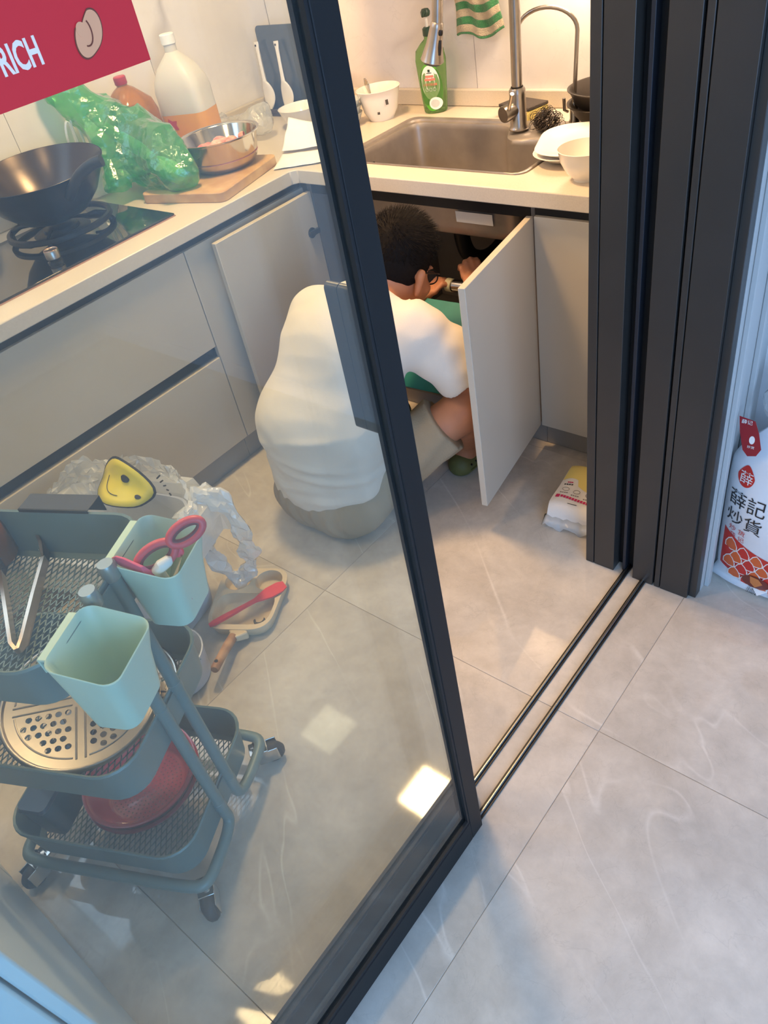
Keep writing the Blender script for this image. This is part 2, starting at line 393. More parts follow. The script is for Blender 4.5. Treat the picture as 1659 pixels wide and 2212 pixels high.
for k, x0 in enumerate((-2.90, -2.30, -1.70, -1.10)):
    a = max(x0, -2.675); b = min(x0+.6, -.722)
    for z0, z1 in ((0.0, .30), (.302, 1.50), (1.502, 2.44)):
        o = obj('tile', B(a+.001-(a+b)/2, b-.001-(a+b)/2, 0, .008, z0, z1), M_WALLT, wall_back); o.location = ((a+b)/2, 2.454, 0)
# left wall of the kitchen; unseen frosted window added for the cool fill
wall_left = wallgrid('wall_left', M_PAINT, 'x', -2.80, -2.684, (-.87, 2.56), (0, 2.6), [(-.20, .95, 1.55, 2.40)])
for y0, y1 in ((-.75, .05), (.05, .65), (.65, 1.25), (1.25, 1.85), (1.85, 2.454)):
    o = obj('tile', B(0, .008, y0+.001-(y0+y1)/2, y1-.001-(y0+y1)/2, 0, 1.50), M_WALLT, wall_left); o.location = (-2.684, (y0+y1)/2, 0)
fill_win = thing('fill_window', 'unseen frosted window added above the stove counter for cool fill light', None, (-2.76, .375, 1.55), kind='structure')
for y0, y1 in ((-.545, -.012), (.012, .545)): obj('frosted_pane', B(-.003, .003, y0, y1, .03, .82), film('frosted window film', (226, 232, 236), .05, .3), fill_win)
g = G()
for y0, y1, z0, z1 in ((-.575, -.545, 0, .85), (.545, .575, 0, .85), (-.545, .545, 0, .03), (-.545, .545, .82, .85), (-.012, .012, .03, .82)): g.box(-.015, .015, y0, y1, z0, z1)
obj('window_frame', g, M_DARK, fill_win, bevel=.003)
struct(obj('wall_front', B(-2.80, -.50, -.87, -.75, 0, 2.6), M_PAINT))
# wall between the two rooms: the piece behind the sliding door's jamb, header over the opening
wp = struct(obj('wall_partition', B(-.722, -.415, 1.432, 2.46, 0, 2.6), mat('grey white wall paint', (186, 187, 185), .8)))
wp['label'] = 'white wall between kitchen and living room'
obj('header', B(-.66, -.50, -.75, 1.43, 2.24, 2.6), M_PAINT, wp)
obj('return', B(-.66, -.50, -3.0, -.75, 0, 2.6), M_PAINT, wp)
struct(obj('wall_far', B(-.415, 2.5, 1.66, 1.78, 0, 2.6), M_PAINT))
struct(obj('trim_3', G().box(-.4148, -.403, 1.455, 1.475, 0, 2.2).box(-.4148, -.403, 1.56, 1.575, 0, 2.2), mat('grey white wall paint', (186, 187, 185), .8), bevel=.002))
struct(obj('baseboard_far', B(-.40, 2.39, 1.648, 1.66, 0, .07), M_PAINT, bevel=.003))
struct(obj('wall_behind', B(-.66, 2.52, -3.12, -3.0, 0, 2.6), M_PAINT))
wallgrid('wall_right', M_PAINT, 'x' , 2.4, 2.52, (-3.0, 1.66), (0, 2.6), [(-2.65, -.05, .35, 2.45)])
win2 = thing('window_2', 'wide living room window that lets in the daylight', None, (2.46, -1.35, .35), kind='structure')
g = G()
for y0, y1, z0, z1 in ((-1.30, -1.24, 0, 2.1), (1.24, 1.30, 0, 2.1), (-1.24, 1.24, 0, .06), (-1.24, 1.24, 2.04, 2.1), (-.03, .03, .06, 2.04)): g.box(-.03, .03, y0, y1, z0, z1)
obj('window_frame', g, M_DARK, win2, bevel=.004)
for y0, y1 in ((-1.24, -.03), (.03, 1.24)): obj('pane', B(-.003, .003, y0, y1, .06, 2.04), M_GLASS2, win2)
struct(obj('ceiling', G().box(-.60, 2.5, -3.1, 2.5, 2.6, 2.7).box(-2.8, -.60, -.87, 2.56, 2.45, 2.7), M_CEIL))
# ---- lamps
M_LED_D = mat('ceiling lamp diffuser', (255, 250, 240), .5, emit=(255, 226, 186), estr=6.0)
M_LED = mat('led diffuser', (255, 244, 225), .5, emit=(255, 214, 165), estr=14.0)
M_LED_W = mat('dim lamp diffuser', (250, 244, 230), .5, emit=(255, 232, 190), estr=7.0)
for lx, ly, lab, m in ((-1.700, 1.440, 'bright square panel lamp in the kitchen ceiling above the sitting man', M_LED_D), (-1.690, .150, 'bright square panel lamp in the kitchen ceiling above the cart', M_LED_D), (-2.490, 1.440, 'dim square panel lamp in the kitchen ceiling above the stove', M_LED_W)):
    t = thing('ceiling_lamp', lab, 'lamp', (lx, ly, 2.45), group='square ceiling panel lamps')
    obj('frame', G().box(-.145, .145, -.145, -.13, -.018, 0).box(-.145, .145, .13, .145, -.018, 0).box(-.145, -.13, -.13, .13, -.018, 0).box(.13, .145, -.13, .13, -.018, 0), mat('white metal', (230, 230, 228), .4), t)
    obj('diffuser', B(-.13, .13, -.13, .13, -.012, -.001), m, t)
t = thing('wall_cabinet', 'greige wall cabinet hung above the sink', 'cabinet', (-1.42, 2.452, 1.43))
obj('body', B(-.60, .60, -.34, 0, 0, .95), M_CAB, t, bevel=.001)
for k in range(2): obj('door', B(-.598+.6*k, -.002+.6*k, -.36, -.342, .0, .95), M_CAB, t, bevel=.0015)
t2 = thing('cabinet_light', 'small square led lamp under the wall cabinet above the sink', 'lamp', (-1.285, 2.330, 1.43))
obj('housing', B(-.10, .10, -.10, .10, -.010, 0), mat('white metal', (230, 230, 228), .4), t2, bevel=.002)
obj('diffuser', B(-.095, .095, -.095, .095, -.013, -.0101), M_LED, t2)

# ---- sliding glass doors, their floor tracks and the jamb
def sliding_door(name, label, xc, y1, y0, handle):
    t = thing(name, label, None, (xc, (y0+y1)/2, .012), kind='structure'); yo = (y0+y1)/2
    H = 2.2; a0, a1 = y0-yo, y1-yo; d = .0115
    obj('stile', B(-d, d, a1-.036, a1, 0, H), M_DOOR, t, bevel=.0015)
    obj('stile', B(-d, d, a0, a0+.036, 0, H), M_DOOR, t, bevel=.0015)
    obj('bottom_rail', B(-d, d, a0+.036, a1-.036, 0, .068), M_DOOR, t, bevel=.0015)
    obj('top_rail', B(-d, d, a0+.036, a1-.036, H-.06, H), M_DOOR, t, bevel=.0015)
    bd = G()
    for q in (-1, 1):
        bd.box(q*.007-.003, q*.007+.003, a1-.041, a1-.0362, .068, H-.06).box(q*.007-.003, q*.007+.003, a0+.0362, a0+.042, .068, H-.06)
        bd.box(q*.007-.003, q*.007+.003, a0+.042, a1-.041, .0682, .078)
    obj('glazing_bead', bd, M_DARKER, t)
    obj('glass_pane', B(-.003, .003, a0+.038, a1-.0375, .07, H-.062), M_GLASS, t)
    obj('edge_strip', B(-.010, -.003, a1, a1+.004, 0, H), mat('pale grey strip', (150, 156, 158), .9), t)  # thin pale grey strip along the free edge of the stile
    return t
d1 = sliding_door('door_1', 'near sliding glass door in a dark bronze frame', -.5465, .576, -.62, False)
d2 = sliding_door('door_2', 'second sliding glass door parked behind the first', -.609, .640, -.556, True)
# pull handle on the kitchen face of door_2
hx = thing('grip', None, None); hx.parent = d2
def hb(x0, x1):
    return obj('handle_bar', G().loft([[Vector((x, p.x, p.y)) for p in [Vector((q.x, q.y)) for q in rr(.0075, .109, .0074)]] for x in (x0, x1)]), mat('dark handle metal', (50, 50, 50), .35, .4), d2, smooth=True)
for (x0, x1) in ((-.0345, -.012), (-.0565, -.036)):
    o = hb(x0, x1); o.location = (0, .608-.042, 1.106-.012)
bpy.data.objects.remove(hx)
for nm, x in (('trim_1', -.608), ('trim_2', -.554)):
    r = struct(obj(nm, B(x-.0075, x+.0075, -.62, 1.43, 0.0002, .004), mat('black track base', (38, 38, 40), .45, .3)))
    obj('running_rail', G().loft([[Vector((x+p.x, y, .004+p.y)) for p in (Vector((-.003, 0)), Vector((.003, 0)), Vector((.0028, .004)), Vector((.001, .0058)), Vector((-.001, .0058)), Vector((-.0028, .004)))] for y in (-.62, 1.43)]), M_TRACK, r, smooth=True)
jamb = struct(thing('door_jamb', 'dark bronze door jamb with a deep channel for the sliding doors', None, (-.578, 1.41, 0)))
jamb.name = 'trim_4'
def jp(nm, x0, x1, y0, y1=1.4318, m=M_DARK, z0=0.001): obj(nm, B(x0+.578, x1+.578, y0-1.41, y1-1.41, z0, 2.24), m, jamb, bevel=.0012)
jp('jamb_strip', -.7216, -.699, 1.390); jp('jamb_groove', -.699, -.6965, 1.398, m=M_DARKER); jp('jamb_face', -.6965, -.639, 1.390)
jp('channel', -.639, -.584, 1.4285, m=M_DARKER); jp('channel_lip', -.620, -.611, 1.404, 1.4284, m=mat('channel lip', (42, 46, 54), .5, .2))
jp('jamb_face', -.584, -.528, 1.390); jp('jamb_groove', -.528, -.5225, 1.402, m=M_DARKER); jp('jamb_strip', -.5225, -.509, 1.390)
jp('jamb_groove', -.509, -.5065, 1.400, m=M_DARKER); jp('jamb_face', -.5065, -.434, 1.390); jp('jamb_return', -.4338, -.4155, 1.402)

# ---- countertop (one continuous L), backsplash
def outline_mesh(outer, holes, z0, z1):
    bm = bmesh.new(); ed = []
    for lp in [outer]+holes:
        vs = [bm.verts.new((p[0], p[1], z1)) for p in lp]
        ed += [bm.edges.new((vs[i], vs[(i+1) % len(vs)])) for i in range(len(vs))]
    r = bmesh.ops.triangle_fill(bm, use_beauty=True, use_dissolve=True, edges=ed)
    fs = [f for f in bm.faces]
    ex = bmesh.ops.extrude_face_region(bm, geom=fs); vs = [e for e in ex['geom'] if isinstance(e, bmesh.types.BMVert)]
    bmesh.ops.translate(bm, vec=(0, 0, z0-z1), verts=vs); bmesh.ops.recalc_face_normals(bm, faces=bm.faces)
    me = bpy.data.meshes.new('m'); bm.to_mesh(me); bm.free(); return me
def resample(pts, n):
    P = [Vector(p) for p in pts]; L = [0]
    for i in range(len(P)): L.append(L[-1]+(P[(i+1) % len(P)]-P[i]).length)
    out = []
    for k in range(n):
        s_ = L[-1]*k/n; i = max(j for j in range(len(P)) if L[j] <= s_+1e-9); f = (s_-L[i])/max(1e-9, L[i+1]-L[i]); out.append(P[i].lerp(P[(i+1) % len(P)], f))
    return out
hole = [(p.x, p.y) for p in rr(.358, .221, .035, 0, 5, -1.525, 2.086)]
ctop = tag(obj('countertop', outline_mesh([(-2.672, -.10), (-1.975, -.10), (-1.975, 1.752), (-1.957, 1.77), (-.7225, 1.77), (-.7225, 2.4535), (-2.672, 2.4535)], [hole], .819, .863), M_TOP, bevel=.003), 'cream quartz countertop turning the corner from stove to sink', 'countertop')
obj('backsplash_strip', B(-2.66, -.723, 2.434, 2.4535, .8632, .918), M_TOP, ctop, bevel=.004)
obj('backsplash_strip', B(-2.672, -2.654, -.10, 2.434, .8632, .918), M_TOP, ctop, bevel=.004)
# ---- sink
sink = thing('sink', 'brushed steel sink basin set into the cream countertop', 'sink', (-1.525, 2.086, .66))
bl = smooth_path([(-1.842, 1.872, 0), (-1.842, 2.268, 0), (-1.465, 2.268, 0), (-1.44, 2.245, 0), (-1.415, 2.165, 0), (-1.385, 2.15, 0), (-1.188, 2.15, 0), (-1.188, 1.872, 0)], 0)
def fillet(pts, r, n=5):
    out = []; N = len(pts)
    for i in range(N):
        a, b, c = Vector(pts[i-1]), Vector(pts[i]), Vector(pts[(i+1) % N]); u = (a-b); v = (c-b); rr_ = min(r, u.length*.45, v.length*.45); p = b+u.normalized()*rr_; q = b+v.normalized()*rr_
        for k in range(n+1):
            t = k/n; out.append(p*(1-t)**2+b*2*t*(1-t)+q*t*t)
    return out
def rot_start(lp, c):
    ang = [math.atan2(p.y-c[1], p.x-c[0]) for p in lp]; i = min(range(len(lp)), key=lambda k: abs(ang[k])); return lp[i:]+lp[:i]
def ccw(lp):
    A = sum(lp[i].x*lp[(i+1) % len(lp)].y-lp[(i+1) % len(lp)].x*lp[i].y for i in range(len(lp))); return lp if A > 0 else lp[::-1]
def polar(lp, c, n):
    """resample a loop by angle about c"""
    P = lp; out = []
    for k in range(n):
        a = 2*PI*k/n; d = Vector((math.cos(a), math.sin(a), 0)); best = None
        for i in range(len(P)):
            p = P[i]-Vector((c[0], c[1], 0)); q = P[(i+1) % len(P)]-Vector((c[0], c[1], 0)); e = q-p; den = d.x*e.y-d.y*e.x
            if abs(den) < 1e-12: continue
            t = (p.x*e.y-p.y*e.x)/den; s_ = (p.x*d.y-p.y*d.x)/den
            if t > 0 and -1e-6 <= s_ <= 1+1e-6 and (best is None or t < best): best = t
        out.append(Vector((c[0]+d.x*best, c[1]+d.y*best, 0)))
    return out
cs = (-1.56, 2.05); NB = 160
inner = polar(ccw(fillet([(-1.842, 1.868, 0), (-1.188, 1.868, 0), (-1.188, 2.150, 0), (-1.40, 2.150, 0), (-1.455, 2.268, 0), (-1.842, 2.268, 0)], .05)), cs, NB)
outer = polar(rr(.357, .220, .034, 0, 6, -1.525, 2.086), cs, NB)
def sc(lp, f, z): return [Vector((cs[0]+(p.x-cs[0])*f-sink.location.x, cs[1]+(p.y-cs[1])*f-sink.location.y, z-.66)) for p in lp]
def lerp_lp(a, b, t): return [p.lerp(q, t) for p, q in zip(a, b)]
loops = [sc(outer, 1.0, .826), sc(outer, .998, .8655), sc(lerp_lp(outer, inner, .25), 1, .8665), sc(lerp_lp(outer, inner, .55), 1, .865), sc(lerp_lp(outer, inner, .6), 1, .859), sc(lerp_lp(outer, inner, .95), 1, .858), sc(inner, 1.0, .852), sc(inner, .992, .84), sc(inner, .965, .69), sc(inner, .945, .668), sc(inner, .90, .662), sc(inner, .3, .660)]
obj('basin', G().loft(loops, False, True), M_STEEL_D, sink, smooth=True, solid=.0015, angle=50)
g = G()
for k in range(4): g.box(-1.8345+1.525, -1.828+1.525, 1.945+.018*k-2.086, 1.953+.018*k-2.086, .775-.66, .815-.66)
obj('overflow_slots', g, M_BLACK, sink)
obj('drain', G().lathe([(.0, .004), (.035, .004), (.045, .006), (.056, .003), (.056, .0)], 28, Matrix.Translation((-.05, .02, .0))), M_CHROME, sink, smooth=True)
obj('waste_pipe', G().tube(smooth_path([(-.05, .02, -.004), (-.05, .02, -.13), (-.05, .06, -.21), (-.02, .14, -.24), (.02, .2, -.18), (.03, .3, -.16)], 2), .028, 14), M_BLACK, sink, smooth=True)
lb = obj('label_sticker', B(-.066, .066, -.0006, .0006, -.017, .017), mat('paper label', (226, 216, 200), .8), sink); lb.location = (-1.342+1.525, 1.8655-2.086, .727-.66); lb.rotation_euler = (math.radians(4), 0, math.radians(0)); lb['label'] = 'white paper label on the front of the basin'

# ---- base cabinets
def panel_box(nm, x0, x1, y0, y1, z0, z1, m, p, bev=.0015):
    l = p.location; return obj(nm, B(x0-l.x, x1-l.x, y0-l.y, y1-l.y, z0-l.z, z1-l.z), m, p, bevel=bev)
sc_ = thing('sink_cabinet', 'greige sink base cabinet with both doors standing open', 'cabinet', (-1.55, 2.1, 0))
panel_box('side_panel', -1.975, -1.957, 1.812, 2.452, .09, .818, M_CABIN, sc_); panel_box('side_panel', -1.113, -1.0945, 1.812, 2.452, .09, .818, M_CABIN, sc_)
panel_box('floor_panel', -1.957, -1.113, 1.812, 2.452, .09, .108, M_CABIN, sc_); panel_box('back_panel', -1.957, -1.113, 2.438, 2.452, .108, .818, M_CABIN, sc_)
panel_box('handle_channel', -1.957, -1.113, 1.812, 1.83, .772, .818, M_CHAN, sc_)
panel_box('plinth', -1.975, -1.0945, 1.826, 1.842, .001, .09, M_KICK, sc_)
def cab_door(nm, w, z0, z1, hinge, ang, parent, lab=None):
    o = obj(nm, B(0, w, -.0095, .0095, z0, z1), M_CAB, parent, bevel=.0015); o.location = Vector(hinge)-parent.location; o.rotation_euler = (0, 0, ang)
    if lab: o['label'] = lab
    return o
dr = cab_door('door', .432, .095, .787, (-1.105, 1.792, 0), math.atan2(-.420, .066), sc_, 'right cabinet door swung wide open')
dl = cab_door('door', .432, .095, .787, (-1.951, 1.792, 0), math.radians(-90), sc_, 'left cabinet door folded back against the drawers')
for d, s in ((dr, 1), (dl, -1)):
    for z in (.18, .66):
        hg = G().lathe([(0, -.002), (.0175, -.002), (.0175, .002), (0, .002)], 20, basis((1, 0, 0), (0, 0, 1), (.035, -.0105 if d is dr else .0105, z)))
        hg.box(.005, .05, (-.022 if d is dr else .012), (-.012 if d is dr else .022), z-.008, z+.008)
        obj('hinge', hg, M_CHROME if z < .5 else mat('dark hinge steel', (70, 70, 72), .3, .9), d)
rc = thing('base_cabinet', 'closed greige base cabinet right of the sink next to the jamb', 'cabinet', (-.91, 2.1, 0))
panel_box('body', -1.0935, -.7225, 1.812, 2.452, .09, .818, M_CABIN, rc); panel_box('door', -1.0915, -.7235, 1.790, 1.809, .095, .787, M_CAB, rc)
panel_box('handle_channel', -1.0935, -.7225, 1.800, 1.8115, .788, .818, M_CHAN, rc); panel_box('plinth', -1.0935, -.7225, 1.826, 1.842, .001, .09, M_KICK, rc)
dc = thing('drawer_cabinet', 'greige drawer cabinet under the cooktop with black finger grooves', 'cabinet', (-2.33, .78, 0))
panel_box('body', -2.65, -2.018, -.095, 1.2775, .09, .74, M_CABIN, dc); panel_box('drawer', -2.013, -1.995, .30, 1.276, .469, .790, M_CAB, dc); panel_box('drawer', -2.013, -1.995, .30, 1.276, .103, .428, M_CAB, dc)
panel_box('drawer', -2.013, -1.995, -.093, .297, .469, .790, M_CAB, dc); panel_box('drawer', -2.013, -1.995, -.093, .297, .103, .428, M_CAB, dc)
panel_box('handle_channel', -2.0175, -2.006, -.095, 1.2775, .791, .818, M_CHAN, dc); panel_box('handle_channel', -2.0178, -2.0132, -.095, 1.2775, .43, .468, M_CHAN, dc)
panel_box('plinth', -2.06, -2.025, -.095, 1.2775, .001, .0895, M_KICK, dc)
fc = thing('corner_filler', 'narrow greige filler panel between drawers and sink cabinet', 'panel', (-2.004, 1.55, 0))
panel_box('filler_panel', -2.013, -1.995, 1.2795, 1.811, .103, .790, M_CAB, fc); panel_box('handle_channel', -2.0175, -2.006, 1.2785, 1.811, .791, .818, M_CHAN, fc); panel_box('plinth', -2.06, -2.025, 1.2785, 1.82, .001, .0895, M_KICK, fc)
tc_ = thing('tall_cabinet', 'pale tall cabinet at the lower left behind the glass door', 'cabinet', (-1.35, -.42, 0))
M_PALE = mat('pale white appliance front', (205, 216, 220), .3)
panel_box('body', -1.97, -.66, -.74, -.142, .0, 2.1, M_PALE, tc_, .004); panel_box('door', -1.97, -1.32, -.138, -.118, .03, 2.1, M_PALE, tc_, .004); panel_box('door', -1.312, -.66, -.138, -.118, .03, 2.1, M_PALE, tc_, .004)
panel_box('kick_strip', -1.97, -.66, -.1415, -.125, .001, .026, mat('chrome strip', (190, 188, 180), .3, .8), tc_, .001)
# ================================================================== TROLLEY AND WHAT IT CARRIES
TC = Vector((-1.015, .273, 0)); TA = math.atan2(-.44, -.90)
M_TRO = mat('teal grey powder coat', (106, 126, 124), .42, .1, noise=.04, nscale=12)
M_MINT = mat('mint plastic', (190, 215, 197), .35)
TM = Matrix.Translation(TC) @ Matrix.Rotation(TA, 4, 'Z')
def tl(a, b, z): return TM @ Vector((a, -b, z))          # trolley coordinates -> world
trolley = thing('utility_cart', 'teal grey three tier utility cart on casters behind the glass', 'cart', tl(.185, -.012, 0), TA)
TO = Vector((.185, .012, 0))                               # trolley origin in its own local frame (y = -b)
HX, HY = .215, .172
def tloc(v): return Vector(v)-TO
def tray(z0, nm):
    g = G()
    L = [rr(HX-.012, HY-.012, .055, z0+.004), rr(HX-.010, HY-.010, .057, z0), rr(HX, HY, .065, z0+.088), rr(HX+.003, HY+.003, .067, z0+.094), rr(HX+.001, HY+.001, .066, z0+.098), rr(HX-.003, HY-.003, .063, z0+.096), rr(HX-.005, HY-.005, .061, z0+.086), rr(HX-.0125, HY-.0125, .053, z0+.004)]
    g.loft(L, closed=True)
    t = obj(nm, g, M_TRO, trolley, smooth=True)
    # flat edge band and expanded metal sheet of the bottom
    e = G().loft([rr(HX-.011, HY-.011, .055, z0+.002), rr(HX-.026, HY-.026, .045, z0+.002), rr(HX-.026, HY-.026, .045, z0+.0035), rr(HX-.011, HY-.011, .055, z0+.0035)], closed=True)
    obj('bottom_rim', e, M_TRO, t)
    m = G(); hx, hy = HX-.020, HY-.020; pa, sl = .0125, .42; r = .040
    def clip(p, d):
        t0, t1 = -9, 9
        for k, hh in ((0, hx), (1, hy)):
            if abs(d[k]) < 1e-9: continue
            a, b = (-hh-p[k])/d[k], (hh-p[k])/d[k]
            if a > b: a, b = b, a
            t0, t1 = max(t0, a), min(t1, b)
        return t0, t1
    for s in (-1, 1):
        d = Vector((s*sl, 1, 0)).normalized(); nrm = Vector((-d.y, d.x, 0))
        k0 = -60
        for k in range(-45, 46):
            p = Vector((k*pa, 0, 0)); a, b = clip(p, d)
            if b-a < .006: continue
            # trim rounded corners
            while b > a and (abs(p.x+d.x*b) > hx-r and abs(p.y+d.y*b) > hy-r and math.hypot(abs(p.x+d.x*b)-hx+r, abs(p.y+d.y*b)-hy+r) > r): b -= .004
            while b > a and (abs(p.x+d.x*a) > hx-r and abs(p.y+d.y*a) > hy-r and math.hypot(abs(p.x+d.x*a)-hx+r, abs(p.y+d.y*a)-hy+r) > r): a += .004
            A, Bp = p+d*a, p+d*b; w = nrm*.0011; zz = z0+.0025
            vs = []
            for q in (A, Bp):
                for ww, z in ((-w, zz-.0008), (w, zz-.0008), (w, zz+.0008), (-w, zz+.0008)): vs.append((q.x+ww.x, q.y+ww.y, z))
            m.add(vs, [(0, 1, 5, 4), (1, 2, 6, 5), (2, 3, 7, 6), (3, 0, 4, 7), (0, 3, 2, 1), (4, 5, 6, 7)])
    o = obj('mesh_base', m, M_TRO, t); o['kind'] = 'stuff'
    return t
for z in (.105, .41, .705): tray(z, 'tray')
# two tube frames: pole - corner - long side - corner - pole
for s in (-1, 1):
    yb = s*(.178); yp = s*.029
    pts = [(-.212-.006, yp, .818), (-.218, yp, .13), (-.222, yp, .100), (-.226, s*.06, .090), (-.226, s*.12, .087), (-.222, yb-.012*s, .087), (-.19, yb, .087), (0, yb, .087), (.19, yb, .087), (.222, yb-.012*s, .087), (.226, s*.12, .087), (.226, s*.06, .090), (.222, yp, .100), (.218, yp, .13), (.218, yp, .818)]
    path = [Vector(pts[0])]+smooth_path(pts[1:-1], 2)+[Vector(pts[-1])]
    f = obj('tube_frame', G().tube(path, .0125, 12), M_TRO, trolley, smooth=True)
    for ex in (-.218, .218):
        cp = obj('end_cap', G().lathe([(0, .0), (.0132, .0), (.0150, -.004), (.0150, -.03), (.0128, -.034)][::-1], 20, Matrix.Translation((ex, yp, .826)), cap1=True), mat('cap steel', (150, 156, 152), .35, .6), f, smooth=True)
        for z in (.15, .49):
            obj('sleeve_ring', G().lathe([(.0127, -.002), (.0136, -.001), (.0136, .02), (.0127, .021)], 16, Matrix.Translation((ex, yp, z))), M_TRO, f, smooth=True)
for ex in (-1, 1):
    for z in (.105, .41, .705):
        o = obj('mount_plate', B(-.0015, .0015, -.029, .029, .02, .085), M_TRO, trolley, bevel=.001); o.location = (ex*.2165, 0, z)
        s_ = obj('screw', G().lathe([(0, .0045), (.004, .004), (.0065, .001), (.0065, 0)], 14, basis((0, 1, 0), (0, 0, 1), (ex*.218, 0, z+.052)) @ Matrix.Identity(4)), M_CHROME, trolley, smooth=True)
def caster(x, y, a):
    c = thing('caster', None, None, (x, y, 0), a); c.parent = trolley
    obj('fork', G().box(-.006, .046, -.0175, -.0150, .016, .060).box(-.006, .046, .0150, .0175, .016, .060).box(-.020, .024, -.0175, .0175, .058, .063), M_CHROME, c, bevel=.004)
    obj('wheel', G().lathe([(.0, -.012), (.014, -.0135), (.025, -.0115), (.030, -.005), (.030, .005), (.025, .0115), (.014, .0135), (.0, .012)], 32, basis((1, 0, 0), (0, 0, 1), (.030, 0, .0301))), mat('black rubber wheel', (36, 36, 40), .55), c, smooth=True)
    obj('stem', G().lathe([(.010, .063), (.014, .064), (.014, .069), (.007, .071), (.007, .082)], 16), M_CHROME, c, smooth=True)
caster(-.205, .160, math.radians(120)); caster(-.205, -.160, math.radians(-150)); caster(.205, .160, math.radians(70)); caster(.205, -.160, math.radians(100))
# bent flange on the far rim of the top tray
fl = obj('rim_flange', G().box(-.075, .075, -.001, .042, 0, .002).box(-.075, .075, .040, .042, -.035, .0019).box(-.075, .075, -.003, -.001, -.02, .002), mat('dark brown grey metal', (64, 62, 60), .4, .4), trolley, bevel=.001)
fl.location = (-.02, -HY-.000, .806); fl.rotation_euler = (0, 0, PI); fl['label'] = 'dark folded flange clipped over the far rim'
# ---- hanging cups
def hang_cup(label, b, m, a0=-.036, z=.815, far=False):
    t = thing('hanging_cup', label, 'cup', tl(a0-.05, b, z-.165), TA, group='cups hooked on the end of the cart')
    # local: x = along the cart (+ towards tray), y = -b
    W0, W1, D0, D1 = .064, .050, .056, .042; tilt = -.030
    def lp(f, z_, inset=0):
        hw = (D1+(D0-D1)*f)-inset; hh = (W1+(W0-W1)*f)-inset
        off = (D0-hw)*1.0-inset
        return [Vector((p.x+off, p.y, z_+(tilt*(-(p.x)/D0*.5)*-1 if f > .9 else 0))) for p in rr(hw, hh, .022, 0, 5)]
    def rim(f, z_, inset): return [Vector((p.x, p.y, z_+(.5*(p.x-D0)/D0)*.030)) for p in lp(f, 0, inset)]
    L = [lp(0, .006, .012), lp(0, 0, .006), lp(.02, .004), lp(.5, .085), rim(1, .165, 0), rim(1, .1665, .0012), rim(1, .165, .0024), lp(.5, .085, .0026), lp(.04, .009, .004), lp(.02, .007, .012)]
    obj('cup_body', G().loft(L, True, True), m, t, smooth=True)
    hk = G()
    hk.box(D0-.002, D0+.016, -.046, .046, .158, .163); hk.box(D0+.013, D0+.016, -.046, -.020, .132, .1625); hk.box(D0+.013, D0+.016, .020, .046, .132, .1625)
    obj('hook', hk, m, t, bevel=.0015)
    return t
c1 = hang_cup('empty mint green cup hooked on the near side of the cart poles', -.120, M_MINT)
c2 = hang_cup('mint green cup holding scissors, hooked on the far side of the cart poles', .086, M_MINT)
# white cup / bin body seen behind the far mint cup
# ---- things in the far cup: red scissors, white handle, pink spatula
M_RED = mat('coral red handle', (214, 84, 92), .35); M_REDD = mat('dark red grip', (120, 58, 62), .5); M_PINK = mat('pink silicone', (226, 92, 122), .45)
sx = thing('scissors', 'coral red handled kitchen scissors standing in the far mint cup', 'scissors', tl(-.085, .07, .67), TA)
def ring(c, ax, ay, ra, rb, r, n=26): return [Vector(c)+Vector(ax)*ra*math.cos(2*PI*k/n)+Vector(ay)*rb*math.sin(2*PI*k/n) for k in range(n)]
dirL = Vector((-.757, -.50, .30)).normalized(); upv = Vector((.42, -.20, 1)); upv = (upv-dirL*upv.dot(dirL)).normalized()
for i, off in enumerate((Vector((-.012, .012, .133)), Vector((-.062, -.020, .160)))):
    h = obj('handle', G().tube(ring(off, dirL, upv, .036 if i == 0 else .031, .019 if i == 0 else .016, 1), .0068, 10, closed=True), M_RED, sx, smooth=True)
    obj('grip_lining', G().tube(ring(off, dirL, upv, .030 if i == 0 else .025, .013 if i == 0 else .010, 1), .0045, 8, closed=True), M_REDD, h, smooth=True)
jn = Vector((-.042, -.006, .128))
obj('pivot', G().lathe([(0, .005), (.008, .004), (.010, 0), (.008, -.004), (0, -.005)], 16, basis(dirL, upv, jn)), mat('red pivot button', (232, 60, 84), .4), sx, smooth=True)
obj('blade', G().loft([[jn+Vector((-.010, .004, -.002)), jn+Vector((.010, -.004, -.002)), jn+Vector((.010, -.002, -.002)), jn+Vector((-.010, .006, -.002))], [Vector((.018, .006, .004)), Vector((.026, .002, .004)), Vector((.026, .004, .003)), Vector((.018, .008, .003))]]), M_CHROME, sx)
tag(obj('peeler_handle', G().tube([tuple(Vector((-.014, -.012, .002))), (-.010, -.009, .003), (.0, .0, 0), (.010, .002, -.008), (.022, -.022, -.075)], [.006, .0095, .011, .0095, .006], 14), mat('white plastic', (232, 230, 222), .35), smooth=True, M=Matrix.Translation(tl(-.112, .044, .798)) @ Matrix.Rotation(TA, 4, 'Z')), 'white rounded handle sticking out of the far mint cup', 'utensil')
def sq(c, w, t, nx, ny): return [c+nx*w+ny*t, c-nx*w+ny*t, c-nx*w-ny*t, c+nx*w-ny*t]
q0, q1, q2, q3 = [Vector(tl(*p)) for p in ((-.030, .040, .812), (-.055, .036, .808), (-.088, .030, .800), (-.120, .060, .70))]; nx = Vector((0, 0, 1)); ny = Vector((.3, .95, 0)).normalized(); o0 = q1.copy()
tag(obj('spatula', G().loft([sq(q0-o0, .004, .0015, nx, ny), sq(q0.lerp(q1, .4)-o0, .011, .002, nx, ny), sq(q1-o0, .012, .0025, nx, ny), sq(q2-o0, .008, .003, nx, ny), sq(q3-o0, .004, .004, nx, ny)]), M_PINK, bevel=.001, loc=o0), 'pink silicone spatula lying along the near rim of the far mint cup', 'spatula')
